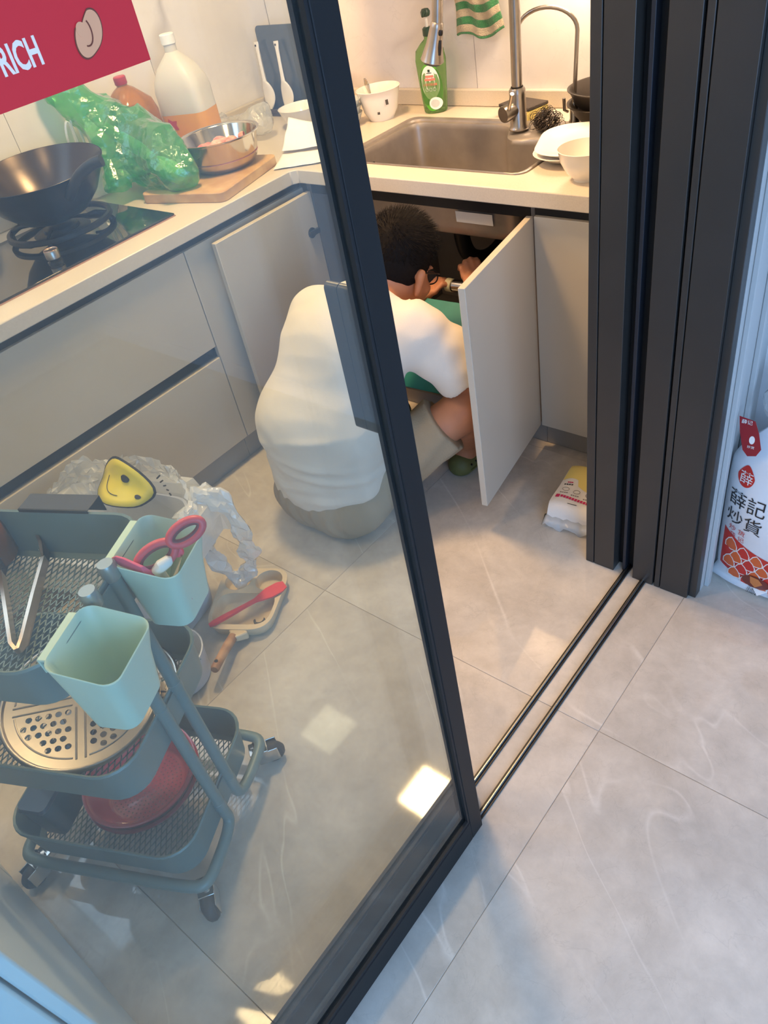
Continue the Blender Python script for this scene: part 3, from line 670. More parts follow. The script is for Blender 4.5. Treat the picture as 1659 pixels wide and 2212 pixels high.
# ---- tongs on the top tray
M_TONG = mat('tong steel', (196, 178, 160), .28, 1.0); M_TONGH = mat('dark nylon tong head', (52, 46, 44), .5)
def tongs(label, pts, spread, wd, headl=.07):
    a = Vector(pts[0]); b = Vector(pts[1]); d = (b-a).normalized(); L = (b-a).length; n = Vector((-d.y, d.x, 0)).normalized()
    t = thing('serving_tongs', label, 'tongs', a, 0, group='tongs lying on the top tray')
    for s in (-1, 1):
        def sec(u, w, off, zz, th=.0032):
            c = d*(L*u)+n*(s*off)+Vector((0, 0, zz)); 
            return [c+Vector((0, 0, w))+n*(s*th), c+Vector((0, 0, w))-n*(s*th), c-Vector((0, 0, w))-n*(s*th), c-Vector((0, 0, w))+n*(s*th)]
        zb = .012
        secs = [sec(0, .006, .001, zb), sec(.05, .011, spread*.22, zb), sec(.4, .0115, spread*.62, zb), sec(.72, .010, spread, zb)]
        obj('arm', G().loft(secs), M_TONG, t, smooth=True, angle=60)
        hs = [sec(.70, .008, spread*.98, zb, .002), sec(.80, .018, spread*1.02, zb+.006, .003), sec(.92, .019, spread*.8, zb+.007, .003), sec(1.0, .004, spread*.35, zb, .002)]
        hd = obj('tong_head', G().loft(hs), M_TONGH, t, smooth=True, angle=60)
        st = G()
        for k in range(12):
            c = d*(L*(.74+.02*k))+n*(s*(spread*.9))+Vector((0, 0, zb+(.016 if k % 2 else .006)))
            st.add([c+Vector((.0015, 0, 0)), c+Vector((0, .0015, 0)), c+Vector((-.0015, 0, 0)), c+Vector((0, -.0015, 0)), c+Vector((0, 0, .002))], [(0, 1, 4), (1, 2, 4), (2, 3, 4), (3, 0, 4)])
        obj('studs', st, M_CHROME, hd)
    return t
zt = .7115
tongs('pair of steel kitchen tongs with dark heads on the top tray', [tl(.119, -.092, zt), tl(.275, .165, zt)], .040, .01)
# ---- amber jar at the left of the top tray
am = thing('spice_jar', 'amber brown glass jar at the left end of the top tray', 'jar', tl(.318, .118, zt), 0)
obj('jar_body', G().lathe([(0, 0), (.040, 0), (.046, .006), (.047, .06), (.044, .078), (.036, .088)], 28), mat('amber oil glass', (150, 88, 40), .12, trans=.35, ior=1.45), am, smooth=True)
obj('lid', G().lathe([(.040, .088), (.041, .090), (.041, .112), (.038, .115), (0, .115)], 28), mat('copper brown lid', (142, 88, 62), .35, .4), am, smooth=True)
# ---- steamer plates on the middle tray (real holes)
def steamer(label, world, R, rot, tiltx=0., tilty=0.):
    t = thing('steamer_plate', label, 'steamer', world, TA+rot, group='steel steamer plates on the middle tray'); t.rotation_euler = (tiltx, tilty, TA+rot)
    holes = []; hr = R*.042
    for q in range(4):
        a0 = q*PI/2
        for i in range(6):
            for j in range(6):
                x = R*(.15+.118*i+(.059 if j % 2 else 0)); y = R*(.15+.118*j)
                if math.hypot(x, y) > R*.74 or x < R*.12 or y < R*.12: continue
                c, s = math.cos(a0), math.sin(a0); holes.append((c*x-s*y, s*x+c*y))
    disc = [(R*.93*math.cos(2*PI*k/72), R*.93*math.sin(2*PI*k/72)) for k in range(72)]
    hl = [[(x+hr*math.cos(-2*PI*k/9), y+hr*math.sin(-2*PI*k/9)) for k in range(9)] for x, y in holes]
    me = outline_mesh(disc, hl, .0, .0012); me.materials.append(M_SPL)
    p = obj('perforated_disc', me, M_SPL, t)
    obj('rolled_rim', G().lathe([(R*.925, .0005), (R*.945, .007), (R*.965, .0075), (R*.985, .006), (R, .001), (R*.998, -.002), (R*.98, .003), (R*.96, .005), (R*.945, .004), (R*.925, -.0008)], 72), M_SPL, t, smooth=True)
    for q in range(4):
        a = q*PI/2; M = Matrix.Rotation(a, 4, 'Z')
        rb = []
        for s in (-1, 1): rb.append(G().tube([M @ Vector((R*.10, s*R*.055, .001)), M @ Vector((R*.82, s*R*.055, .001))], .0022, 8))
        for r_ in rb: obj('pressed_rib', r_, M_SPL, t, smooth=True)
        arc = [Vector((R*.80*math.cos(a+x), R*.80*math.sin(a+x), .001)) for x in [.12+ (PI/2-.24)*k/14 for k in range(15)]]
        obj('pressed_rib', G().tube(arc, .002, 8), M_SPL, t, smooth=True)
    return t
M_SPL = mat('steamer steel', (172, 164, 154), .28, 1.0, noise=.08, nscale=14)
steamer('round perforated steamer plate leaning over the near rim of the middle tray', tl(.165, -.020, .475), .150, .5, math.radians(-9), math.radians(-10))
steamer('second steamer plate lying under the mint cups at the back', tl(.135, .030, .432), .130, .1, 0, math.radians(-4))
# ---- red basins on the lower tray
M_REDB = mat('glossy red plastic', (150, 34, 48), .22, coat=.4)
for k, (dz, R, lab) in enumerate(((.0, .128, 'lower red plastic colander of the nested pair on the bottom tray'), (.020, .126, 'upper red plastic colander of the nested pair on the bottom tray'))):
    t = thing('colander', lab, 'colander', tl(.165, -.010, .1095+dz), 0, group='nested red colanders')
    obj('bowl', G().lathe([(0, .0), (R*.66, .0), (R*.74, .004), (R*.93, .052), (R*.97, .056), (R, .056), (R, .060), (R*.95, .060), (R*.90, .055), (R*.71, .008), (R*.64, .004), (0, .004)], 56), M_REDB, t, smooth=True)
    pr = G()
    if k == 1:
        for ri in range(1, 9):
            nn = 6*ri
            for q in range(nn): 
                a = 2*PI*q/nn; c = (R*.075*ri*math.cos(a), R*.075*ri*math.sin(a), .0043); pr.disc(c, .0016, 6)
        o = obj('drain_holes', pr, mat('dark hole', (70, 22, 30), .8), t); o['kind'] = 'stuff'
# ---- dark teal lidded box at the left of the lower tray
tb = thing('storage_box', 'dark teal storage box at the left end of the bottom tray', 'box', tl(.345, -.035, .1095), TA)
M_TEALD = mat('dark teal plastic', (28, 74, 82), .3, coat=.3)
obj('box_body', G().loft([rr(.030, .10, .012, 0), rr(.034, .108, .014, .10), rr(.036, .110, .014, .10), rr(.036, .110, .014, .106), rr(.032, .105, .012, .104), rr(.028, .097, .01, .006)], True, True), M_TEALD, tb, smooth=True)
obj('lid', G().loft([rr(.0365, .1105, .014, .1065), rr(.0375, .112, .015, .109), rr(.034, .108, .013, .116)], True, True), mat('navy lid', (22, 44, 62), .3), tb, smooth=True)
# ================================================================== FLOOR ITEMS IN THE KITCHEN
M_BEIGE = mat('beige non-stick coating', (216, 196, 164), .5, noise=.03, nscale=60)
M_WOOD = mat('olive wood', (196, 152, 110), .5, col2=(150, 104, 68), noise=.3, nscale=24)
# pan frame: u = towards the round wells, w = across
pan = thing('divided_pan', 'beige three section egg pan with a wooden handle on the floor', 'pan', (-1.466, .752, 0), math.atan2(.215, -.125)-PI/2)
def lpz(l, z): return [Vector((p.x, p.y, z)) for p in l]
body = fillet([(-.096, -.118, 0), (.096, -.118, 0), (.108, .118, 0), (-.108, .118, 0)], .06, 8)
big = fillet([(-.086, -.100, 0), (.086, -.100, 0), (.092, .018, 0), (-.092, .018, 0)], .045, 6)
w1 = [Vector((-.048+.042*math.cos(2*PI*k/28), .070+.040*math.sin(2*PI*k/28), 0)) for k in range(28)]; w2 = [Vector((.048+.042*math.cos(2*PI*k/28), .070+.040*math.sin(2*PI*k/28), 0)) for k in range(28)]
me = outline_mesh([(p.x, p.y) for p in body], [[(p.x, p.y) for p in ccw(l)] for l in (big, w1, w2)], .036, .040)
obj('pan_deck', me, M_BEIGE, pan)
def shrink(l, f): 
    c = sum(l, Vector())/len(l); return [c+(p-c)*f for p in l]
obj('outer_wall', G().loft([lpz(body, .0395), lpz(shrink(body, .985), .03), lpz(shrink(body, .93), .004), lpz(shrink(body, .90), .0005)], False, True), M_BEIGE, pan, smooth=True)
for l in (big, w1, w2): obj('well', G().loft([lpz(l, .0402), lpz(shrink(l, .985), .036), lpz(shrink(l, .90), .010), lpz(shrink(l, .84), .006)], False, True), M_BEIGE, pan, smooth=True, angle=70)
obj('handle_socket', G().loft([[Vector((x*.030, -.105, .020+z*.014)) for x, z in ((-1, -1), (1, -1), (1, 1), (-1, 1))], [Vector((x*.026+.012, -.128, .026+z*.014)) for x, z in ((-1, -1), (1, -1), (1, 1), (-1, 1))], [Vector((x*.014, -.150, .036+z*.011)) for x, z in ((-1, -1), (1, -1), (1, 1), (-1, 1))]]), M_BEIGE, pan, bevel=.005)
hd = obj('wooden_handle', G().tube([(0, -.142, .036), (-.001, -.18, .046), (-.002, -.23, .056), (-.003, -.268, .062), (-.003, -.274, .063)], [.0135, .0135, .0125, .0125, .010], 16), M_WOOD, pan, smooth=True)
obj('hang_hole', G().lathe([(0, .0), (.005, .0), (.005, .002), (0, .002)], 16, Matrix.Translation((-.002, -.252, .0715))), M_BLACK, hd)
# red spatula across the pan
sp = thing('red_spatula', 'red silicone spatula lying across the beige pan', 'spatula', (-1.40, .70, .045))
p0 = Vector((-1.478, .616, .047)); p1 = Vector((-1.398, .846, .046)); dd = (p1-p0).normalized(); nn = Vector((-dd.y, dd.x, 0))
def srow(u, w, th): 
    c = p0.lerp(p1, u)-Vector(sp.location); return [c+nn*w+Vector((0, 0, th)), c-nn*w+Vector((0, 0, th)), c-nn*w-Vector((0, 0, th)), c+nn*w-Vector((0, 0, th))]
obj('spatula_blade', G().loft([srow(0, .004, .004), srow(.06, .008, .0045), srow(.2, .0085, .0045), srow(.45, .006, .004), srow(.6, .006, .004), srow(.68, .014, .003), srow(.78, .022, .0025), srow(.93, .022, .002), srow(1, .014, .0015)]), mat('bright red silicone', (222, 62, 74), .4), sp, smooth=True, angle=60)
# dark crescent clip inside the pan
cr = []
for k in range(17):
    a = PI*(.92+1.16*k/16); cr.append((a, .0145+.0*k))
pts_o = [Vector((.017*math.cos(a), .017*math.sin(a), 0)) for a, r in cr]; pts_i = [Vector((.0125*math.cos(a), .004+.0125*math.sin(a), 0)) for a, r in cr][::-1]
ck = tag(obj('crescent_clip', G().poly(pts_o+pts_i, .010), mat('dark grey plastic', (58, 62, 66), .5), M=Matrix.Translation((-1.392, .722, .0065)) @ Matrix.Rotation(.75, 4, 'Z'), bevel=.001), 'small dark crescent shaped clip lying in the beige pan', 'clip')
# ---- waste bin with its bag
M_BIN = mat('lavender white plastic', (206, 208, 214), .4)
bn = thing('waste_bin', 'white plastic waste bin behind the cart lined with a clear bag', 'bin', (-1.712, .585, 0), .25)
obj('bin_body', G().loft([rr(.150, .112, .06, .0), rr(.156, .118, .06, .004), rr(.195, .145, .07, .355), rr(.198, .148, .07, .36), rr(.192, .142, .07, .36), rr(.152, .114, .06, .008)], True, True), M_BIN, bn, smooth=True)
# ---- small white tub behind the cart
tub = thing('white_tub', 'small white round tub on the floor behind the cart', 'tub', (-1.445, .470, 0))
obj('tub_body', G().lathe([(0, 0), (.072, 0), (.080, .006), (.088, .10), (.090, .104), (.086, .104), (.078, .01), (0, .008)], 36), M_BIN, tub, smooth=True)
# ================================================================== ON THE COUNTER, SINK SIDE
CT = .8632
def at(x, y, z=CT): return Matrix.Translation((x, y, z))
fa = thing('kitchen_faucet', 'tall brushed steel gooseneck faucet with pull-out spray head', 'faucet', (-1.395, 2.222, .866))
obj('base_body', G().lathe([(.030, 0), (.031, .004), (.026, .012), (.025, .10), (.025, .112), (.022, .118), (.0175, .119)], 32, cap0=True), M_STEEL, fa, smooth=True)
obj('base_ring', G().lathe([(.0185, .117), (.0185, .122)], 24), M_BLACK, fa)
npth = [Vector((0, 0, .119)), Vector((.004, 0, .30)), Vector((.006, 0, .42))]+[Vector((.006-.100*(1-math.cos(a))*.93, -.052*(1-math.cos(a)), .42+.105*math.sin(a))) for a in [PI*k/16 for k in range(1, 17)]]
e = npth[-1]; npth += [e+Vector((-.006, -.004, -.05)), e+Vector((-.012, -.007, -.10))]
obj('gooseneck', G().tube(npth, .0165, 18), M_STEEL, fa, smooth=True)
hp = npth[-1]; hdv = Vector((-.030, -.006, -.10)).normalized(); hm = basis(Vector((1, 0, 0)).cross(hdv).cross(hdv)*-1, Vector((0, 1, 0)), hp)
zz = hdv; xx = Vector((0, 1, 0)).cross(zz).normalized(); yy = zz.cross(xx); HM = Matrix.Identity(4)
for i in range(3): HM[i][0] = xx[i]; HM[i][1] = yy[i]; HM[i][2] = zz[i]; HM[i][3] = hp[i]
sh_ = obj('spray_head', G().lathe([(.0165, -.004), (.019, 0), (.020, .01), (.025, .055), (.034, .094), (.036, .100), (.033, .103), (0, .101)], 28, HM), M_STEEL, fa, smooth=True)
obj('spray_nozzles', G().lathe([(.026, .1055), (.026, .109), (0, .109)], 24, HM), mat('grey nozzle rubber', (90, 88, 86), .7), sh_, smooth=True)
sd = (HM.to_3x3() @ Vector((-1, 0, 0)));
for z0, z1, r, w in ((.018, .032, .0, .008), (.045, .085, .0, .006)):
    bx = G(); s3 = Vector((1, -.25, 0)).normalized()
    c0 = hp+hdv*z0+s3*(.020 if z0 < .03 else .0235); c1 = hp+hdv*z1+s3*(.0215 if z0 < .03 else .030)
    obj('spray_button', G().tube([c0, c0.lerp(c1, .5), c1], [w*.8, w, w*.8], 10), M_BLACK, sh_, smooth=True)
obj('lever_boss', G().tube([(-.004, -.01, .060), (-.018, -.050, .056), (-.020, -.056, .0555)], [.021, .0245, .023], 28), M_STEEL, fa, smooth=True)
obj('lever', G().tube([(-.006, -.048, .062), (.018, -.064, .105), (.026, -.070, .120)], [.006, .0055, .006], 12), M_STEEL, fa, smooth=True)
ff = thing('filter_tap', 'thin steel drinking water tap with a high curved spout', 'faucet', (-1.248, 2.305, CT))
obj('tap_base', G().lathe([(.016, 0), (.0165, .004), (.013, .012), (.012, .05), (.0085, .06)], 24, cap0=True), M_STEEL, ff, smooth=True)
fp = [Vector((0, 0, .055)), Vector((.006, 0, .15)), Vector((.012, 0, .25))]+[Vector((.012-.095*(1-math.cos(a)), -.01*(1-math.cos(a)), .25+.062*math.sin(a))) for a in [PI*k/16 for k in range(1, 16)]]; fp.append(fp[-1]+Vector((-.006, 0, -.035)))
obj('spout', G().tube(fp, .0062, 12), M_STEEL, ff, smooth=True)
obj('tap_lever', G().tube([(-.012, -.014, .035), (-.021, -.022, .042), (-.0215, -.0225, .075)], .005, 10), M_STEEL, ff, smooth=True)
# dish soap
so = thing('soap_bottle', 'green translucent dish soap pump bottle with printed label', 'bottle', (-1.830, 2.375, CT), .35)
M_SOAP = mat('green translucent plastic', (150, 190, 128), .12, trans=.8, ior=1.2)
def orr(a, b, z, n=36): return [Vector((a*math.cos(2*PI*k/n), b*math.sin(2*PI*k/n), z)) for k in range(n)]
obj('bottle_body', G().loft([orr(.036, .026, 0), orr(.042, .031, .005), orr(.046, .034, .05), orr(.052, .036, .13), orr(.054, .036, .165), orr(.049, .033, .195), orr(.030, .022, .215), orr(.014, .014, .228), orr(.014, .014, .238)], True, True), M_SOAP, so, smooth=True)
obj('cap', G().lathe([(.015, .236), (.0165, .238), (.0165, .258), (.012, .262)], 20, cap1=True), mat('dark green cap', (52, 76, 66), .4), so, smooth=True)
pu = obj('pump_stem', G().lathe([(.005, .26), (.005, .296)], 12), mat('white plastic', (232, 230, 222), .35), so, smooth=True)
obj('pump_head', G().lathe([(.012, .292), (.015, .296), (.016, .306), (.011, .314), (0, .316)], 20).tube([(0, -.005, .304), (.0, -.025, .306), (0, -.035, .297)], [.008, .006, .004], 10), mat('dark green cap', (52, 76, 66), .4), so, smooth=True)
def onb(x, z):   # front of the bottle
    f = max(0, min(1, z/.165)); a = .042+.012*f; b = .031+.005*f; s = max(-.99, min(.99, x/a)); return -b*math.sqrt(1-s*s)-.0008
def bottle_patch(nm, cx, cz, rx, rz, m, extra=0.):
    vs = [(cx, onb(cx, cz)-extra, cz)]; n = 32
    for ring_ in (.5, 1.0):
        for k in range(n):
            x = cx+rx*ring_*math.cos(2*PI*k/n); z = cz+rz*ring_*math.sin(2*PI*k/n); vs.append((x, onb(x, z)-extra, z))
    fs = [(0, 1+k, 1+(k+1) % n) for k in range(n)]+[(1+k, 1+n+k, 1+n+(k+1) % n, 1+(k+1) % n) for k in range(n)]
    return obj(nm, G().add(vs, fs), m, so, smooth=True)
bottle_patch('label_green', .0, .085, .040, .076, mat('leaf green print', (88, 168, 56), .4), 0)
bottle_patch('label_white', .0, .100, .032, .054, mat('white print', (240, 240, 236), .4), .0004)
bottle_patch('plate_print', .012, .034, .023, .020, mat('white print', (240, 240, 236), .4), .0008); bottle_patch('plate_ring_print', .010, .034, .015, .013, mat('pale grey print', (200, 206, 204), .4), .0012)
M_PINKP = mat('pink print', (226, 128, 112), .5); M_GRYP = mat('pale grey print', (200, 206, 204), .4)
text('小苏打洗洁精', .0085, M_PINKP, basis((1, 0, 0), (0, 0, 1), (0, onb(0, .092)-.0012, .092)), so, align='CENTER', depth=.0003, name='label_print')
for x0, x1, z0, z1, m in ((-.004, .004, .134, .142, MATS['dark green cap']), (-.009, .009, .130, .132, MATS['dark green cap']), (-.014, .014, .117, .124, M_PINKP), (-.019, .019, .107, .114, M_PINKP)):
    obj('label_print', G().add([(x, onb(x, z)-.0014, z) for z in (z0, z1) for x in (x0, (x0+x1)/2, x1)], [(0, 1, 4, 3), (1, 2, 5, 4)]), m, so)
for x in (-.014, 0, .014): obj('badge_print', G().tube([(x+.005*math.cos(2*PI*k/16), onb(x+.005*math.cos(2*PI*k/16), .079)-.001, .079+.005*math.sin(2*PI*k/16)) for k in range(16)], .0006, 5, closed=True), M_GRYP, so)
# towel hanging on the wall
tw = thing('dish_towel', 'fuzzy green and cream striped towel hanging on the wall tile', 'towel', (-1.655, 2.43, 1.10))
M_TG = mat('green terry', (62, 150, 84), .95, bump=1.0, bscale=350, sheen=.4); M_TC = mat('cream terry', (226, 206, 170), .95, bump=1.0, bscale=350, sheen=.4)
def tww(u, v):
    z = v*.27; x = -.082+.164*u+.012*(1-v)*(u-.5)+.006*math.sin(9*v+2*u); y = -.004-.010*math.sin(u*9+v*2)**2-.004*math.sin(v*14+u*5)
    z += .012*math.sin(u*6.5+.6)*(1-v)-.016*(1-u)*(1-v)
    return (x, y, z)
ns = 13
for k in range(ns):
    g = G(); nu, nv = 26, 8; top = []; 
    for j in range(nv+1):
        for i in range(nu+1): g.v.append(tww(i/nu, (k+j/nv)/ns))
    for j in range(nv):
        for i in range(nu): a = j*(nu+1)+i; g.f.append((a, a+1, a+nu+2, a+nu+1))
    obj('stripe', g, M_TG if k % 2 else M_TC, tw, smooth='all', solid=.007)
obj('hem', G().tube([tww(i/26, -.012) for i in range(27)], .0042, 8), M_TG, tw, smooth=True)
obj('hanging_loop', G().tube([(-.01, -.006, .27), (-.004, -.004, .30), (.006, -.004, .30), (.01, -.006, .27)], .0015, 6), M_TC, tw)
# sponge, steel wool
sg = thing('sponge', 'yellow scouring sponge with a dark pad behind the faucet', 'sponge', (-1.460, 2.358, CT), -.28)
obj('foam', B(-.070, .070, -.045, .045, 0, .030), mat('yellow foam', (234, 214, 132), .95, bump=.6, bscale=300), sg, bevel=.004)
obj('scour_pad', B(-.070, .070, -.045, .045, .0302, .040), mat('grey scour pad', (96, 88, 84), .95, bump=.9, bscale=500), sg, bevel=.002)
sw = G(); rs = random.Random(3)
for k in range(260):
    c = Vector((rs.gauss(0, .016), rs.gauss(0, .014), .028+rs.gauss(0, .011))); a = Vector((rs.gauss(0, 1), rs.gauss(0, 1), rs.gauss(0, 1))).normalized(); b = a.orthogonal().normalized(); r = rs.uniform(.010, .018); n = 9
    q = [c+(a*math.cos(2*PI*i/n)+b*math.sin(2*PI*i/n))*r for i in range(n)]
    q = [Vector((p.x, p.y, max(.001, p.z))) for p in q]; sw.tube(q, .0009, 3, closed=True)
tag(obj('steel_wool', sw, mat('dark steel wool', (98, 90, 84), .35, .9), M=at(-1.305, 2.235)), 'dark steel wool scourer beside the faucet base', 'scourer')
# plates and bowls right of the sink
def bowl(name, label, loc, prof, m, cat='bowl', rot=(0, 0, 0), sx=1., sy=1., group=None, seg=48, solidp=None):
    t = thing(name, label, cat, loc, 0, group); t.rotation_euler = rot
    g = G().lathe(prof, seg); g.v = [(x*sx, y*sy, z) for x, y, z in g.v]
    obj('shell', g, m, t, smooth=True, angle=60); return t
def plate_prof(R, h): return [(0, .003), (R*.45, .003), (R*.47, 0), (R*.52, 0), (R*.54, .004), (R*.8, h*.45), (R*.99, h*.97), (R, h), (R*.985, h+.001), (R*.8, h*.6), (R*.55, .010), (0, .008)]
def sq_dish(label, loc, R, h, rz):
    t = thing('dish', label, 'plate', loc, rz, group='white square plates stacked by the sink')
    def q(f, z): return rr(R*f, R*f, R*f*.62, z, 8)
    obj('shell', G().loft([q(.45, .003), q(.46, 0), q(.52, 0), q(.56, .004), q(.82, h*.45), q(1, h), q(.985, h+.0015), q(.8, h*.62), q(.55, .010)], True, True), M_WHITE, t, smooth=True, angle=60); return t
sq_dish('lower white rounded square plate in the stack right of the sink', (-1.074, 2.060, CT), .140, .028, .3)
p2 = sq_dish('upper white plate with a leaf print in the stack right of the sink', (-1.072, 2.062, CT+.0125), .140, .028, .36)
M_SPR = mat('grey leaf print', (150, 150, 146), .4)
lf = G(); rs = random.Random(5)
for k in range(6):
    a = 2.3+.30*k; c = Vector((-.012+.010*k*math.cos(2.4), -.01+.012*k*math.sin(2.2), .0098)); d = Vector((math.cos(a), math.sin(a), 0)); n = Vector((-d.y, d.x, 0)); L = .022
    lf.add([c, c+d*L*.5+n*.004, c+d*L, c+d*L*.5-n*.004], [(0, 1, 2, 3)])
lf.box(-.05, .01, -.011, -.0095, .0095, .0098)
obj('leaf_print', lf, M_SPR, p2)
obj('sticker', B(-.008, .008, -.005, .005, -.0003, .0003), mat('yellow sticker', (236, 224, 130), .6), p2).location = (.045, .105, .0265)
bowl('rice_bowl', 'small white rice bowl at the counter edge by the door jamb', (-.985, 1.880, CT), [(0, .004), (.026, .004), (.027, 0), (.032, 0), (.033, .006), (.052, .024), (.066, .052), (.071, .078), (.0725, .079), (.071, .080), (.063, .052), (.048, .026), (.028, .012), (0, .010)], M_WHITE)
M_PEWT = mat('dark pewter enamel', (74, 68, 64), .35, .6)
bowl('mixing_bowl', 'lower dark pewter bowl stacked behind the water tap', (-1.135, 2.318, CT), [(0, 0), (.055, 0), (.075, .006), (.105, .035), (.122, .062), (.128, .064), (.128, .066), (.120, .066), (.100, .036), (.06, .006), (0, .004)], M_PEWT)
bowl('mixing_bowl', 'upper dark pewter bowl nested in the stack behind the water tap', (-1.135, 2.318, CT+.028), [(0, 0), (.05, 0), (.070, .006), (.100, .035), (.120, .072), (.126, .076), (.126, .078), (.118, .077), (.096, .036), (.06, .006), (0, .004)], M_PEWT)
# printed bowl left of the soap, bowls by the stile
pb = bowl('printed_bowl', 'white oval bowl with small dark motifs left of the soap bottle', (-2.010, 2.285, CT), [(0, .004), (.036, .004), (.038, 0), (.045, 0), (.047, .005), (.062, .03), (.072, .075), (.079, .100), (.0805, .101), (.079, .102), (.069, .075), (.058, .03), (.04, .012), (0, .01)], M_WHITE)
for (a, z, w, h) in ((-.50, .066, .005, .010), (-.98, .034, .0045, .004)):
    r = .072; o = obj('motif', B(-w, w, -.0005, .0005, -h, h), mat('dark grey print', (70, 66, 62), .5), pb); o.location = (r*math.cos(a)*1.0, r*math.sin(a)*1.0, z); o.rotation_euler = (-.2, 0, a+PI/2)
for k, (dx, dy) in enumerate(((-.028, .004), (-.012, -.010))):
    tag(obj('spoon_handle', G().loft([[Vector((x*.003, y*.001, 0)) for x, y in ((-1, -1), (1, -1), (1, 1), (-1, 1))], [Vector((x*.004, y*.001, .075)) for x, y in ((-1, -1), (1, -1), (1, 1), (-1, 1))], [Vector((x*.010, y*.0015, .102)) for x, y in ((-1, -1), (1, -1), (1, 1), (-1, 1))], [Vector((x*.004, y*.001, .122)) for x, y in ((-1, -1), (1, -1), (1, 1), (-1, 1))]]), M_CHROME, bevel=.0006, M=at(-2.010+dx, 2.285+dy, CT+.012) @ Matrix.Rotation(-.25, 4, 'Y')), ('left' if k == 0 else 'right')+' steel spoon standing in the printed white bowl', 'spoon')
for k in range(3):
    bowl('small_bowl', ('bottom', 'middle', 'top')[k]+' glass bowl of the small stack between the door stile and printed bowl', (-2.085, 2.185, CT+.022*k), [(0, .003), (.022, .003), (.023, 0), (.028, 0), (.045, .02), (.056, .042), (.057, .043), (.055, .043), (.043, .022), (.025, .006), (0, .005)], mat('frosted glass', (222, 230, 230), .12, trans=.5, ior=1.4), group='small stacked bowls')
bowl('soup_bowl', 'large white bowl behind the tissue at the counter corner', (-2.300, 2.165, CT), [(0, .004), (.036, .004), (.038, 0), (.045, 0), (.047, .005), (.066, .03), (.082, .070), (.0835, .071), (.080, .071), (.062, .03), (.04, .012), (0, .01)], M_WHITE)
# ================================================================== ON THE COUNTER, STOVE SIDE
ck_ = thing('cooktop', 'black glass gas cooktop with a copper coloured edge', 'cooktop', (-2.31, .99, CT))
obj('glass_top', B(-.225, .225, -.38, .36, .0035, .0095), mat('black tempered glass', (10, 12, 14), .04, coat=.5), ck_, bevel=.0012)
obj('edge_trim', B(-.227, .227, -.382, .362, .0, .0034), mat('copper rose trim', (190, 150, 132), .3, .6), ck_)
bz = Vector((-.085, .150, .0095))
for (cx, cy) in ((-.085, .150), (-.085, -.22)):
    b = obj('burner', G().lathe([(0, .020), (.035, .020), (.04, .016), (.055, .014), (.058, .004), (.085, .003), (.090, 0)], 40, Matrix.Translation((cx, cy, .0095))), mat('burner black', (24, 24, 26), .4, .5), ck_, smooth=True)
for (y, lab) in ((-.02, 'k'), (-.255, 'k')):
    k = obj('knob', G().lathe([(.0195, .012), (.021, .013), (.021, .034), (.0195, .036), (.018, .034), (0, .033)], 32, Matrix.Translation((.145, y, .0095))), M_STEEL, ck_, smooth=True)
    obj('knob_base', G().lathe([(.022, 0), (.022, .004), (.018, .006), (.018, .012)], 28, Matrix.Translation((.145, y, .0095))), mat('smoked knob base', (40, 42, 44), .15), k, smooth=True)
    obj('knob_ring', G().tube([Vector((.145+.0195*math.cos(a), y+.0195*math.sin(a), .0456)) for a in [2*PI*i/28 for i in range(28)]], .0008, 5, closed=True), mat('copper rose trim', (190, 150, 132), .3, .6), k)
# pan support and wok
ps = thing('pan_support', 'cast iron pan support ring under the wok', 'trivet', (-2.395, 1.140, CT+.0095))
M_IRON = mat('cast iron', (26, 28, 30), .45, .4)
obj('support_ring', G().lathe([(.150, .012), (.160, .010), (.166, .014), (.164, .026), (.154, .028), (.149, .022), (.150, .012)], 56), M_IRON, ps, smooth=True)
for k in range(4):
    a = PI/4+k*PI/2; c, s = math.cos(a), math.sin(a)
    obj('support_foot', G().tube([(.158*c, .158*s, .001), (.157*c, .157*s, .016)], .007, 8), M_IRON, ps)
    obj('support_arm', G().tube([(.155*c, .155*s, .024), (.120*c, .120*s, .032), (.095*c, .095*s, .030)], [.006, .006, .004], 8), M_IRON, ps, smooth=True)
wk = thing('wok', 'large black iron wok on the cooktop', 'wok', (-2.395, 1.140, CT+.045)); wk.rotation_euler = (math.radians(2), math.radians(3), 0)
M_WOK = mat('blackened wok steel', (30, 31, 34), .35, .4); M_WOKI = mat('seasoned wok inside', (70, 60, 54), .25, .7)
def wokp(o): return [(0, 0+o), (.06, .002+o), (.11, .022+o), (.152, .062+o), (.185, .115+o), (.201, .150)]
obj('wok_shell', G().lathe(wokp(0)+[(.2025, .151), (.2015, .152)], 64), M_WOK, wk, smooth=True)
obj('wok_inside', G().lathe([(0, .008), (.056, .010), (.103, .030), (.145, .070), (.179, .121), (.1995, .1515)], 64), M_WOKI, wk, smooth=True)
hbm = mat('bakelite black', (22, 23, 26), .45)
a = -.05
obj('handle', G().tube(smooth_path([(.175, -.02, .100), (.205, -.018, .125), (.235, .0, .160), (.275, .03, .185), (.300, .05, .190)], 2), .0155, 14), hbm, wk, smooth=True)
obj('side_handle', G().tube(smooth_path([(-.15, -.135, .15), (-.17, -.16, .175), (-.19, -.15, .19), (-.215, -.11, .19), (-.215, -.09, .175), (-.19, -.065, .15)], 2), .010, 12), hbm, wk, smooth=True)
for (x, y, z) in ((-.165, .09, .118), (-.186, .03, .118)):
    obj('rivet', G().lathe([(0, .004), (.005, .003), (.007, 0)], 14, basis((y, -x, 0), (0, 0, 1), (x, y, z)) ), M_CHROME, wk, smooth=True)
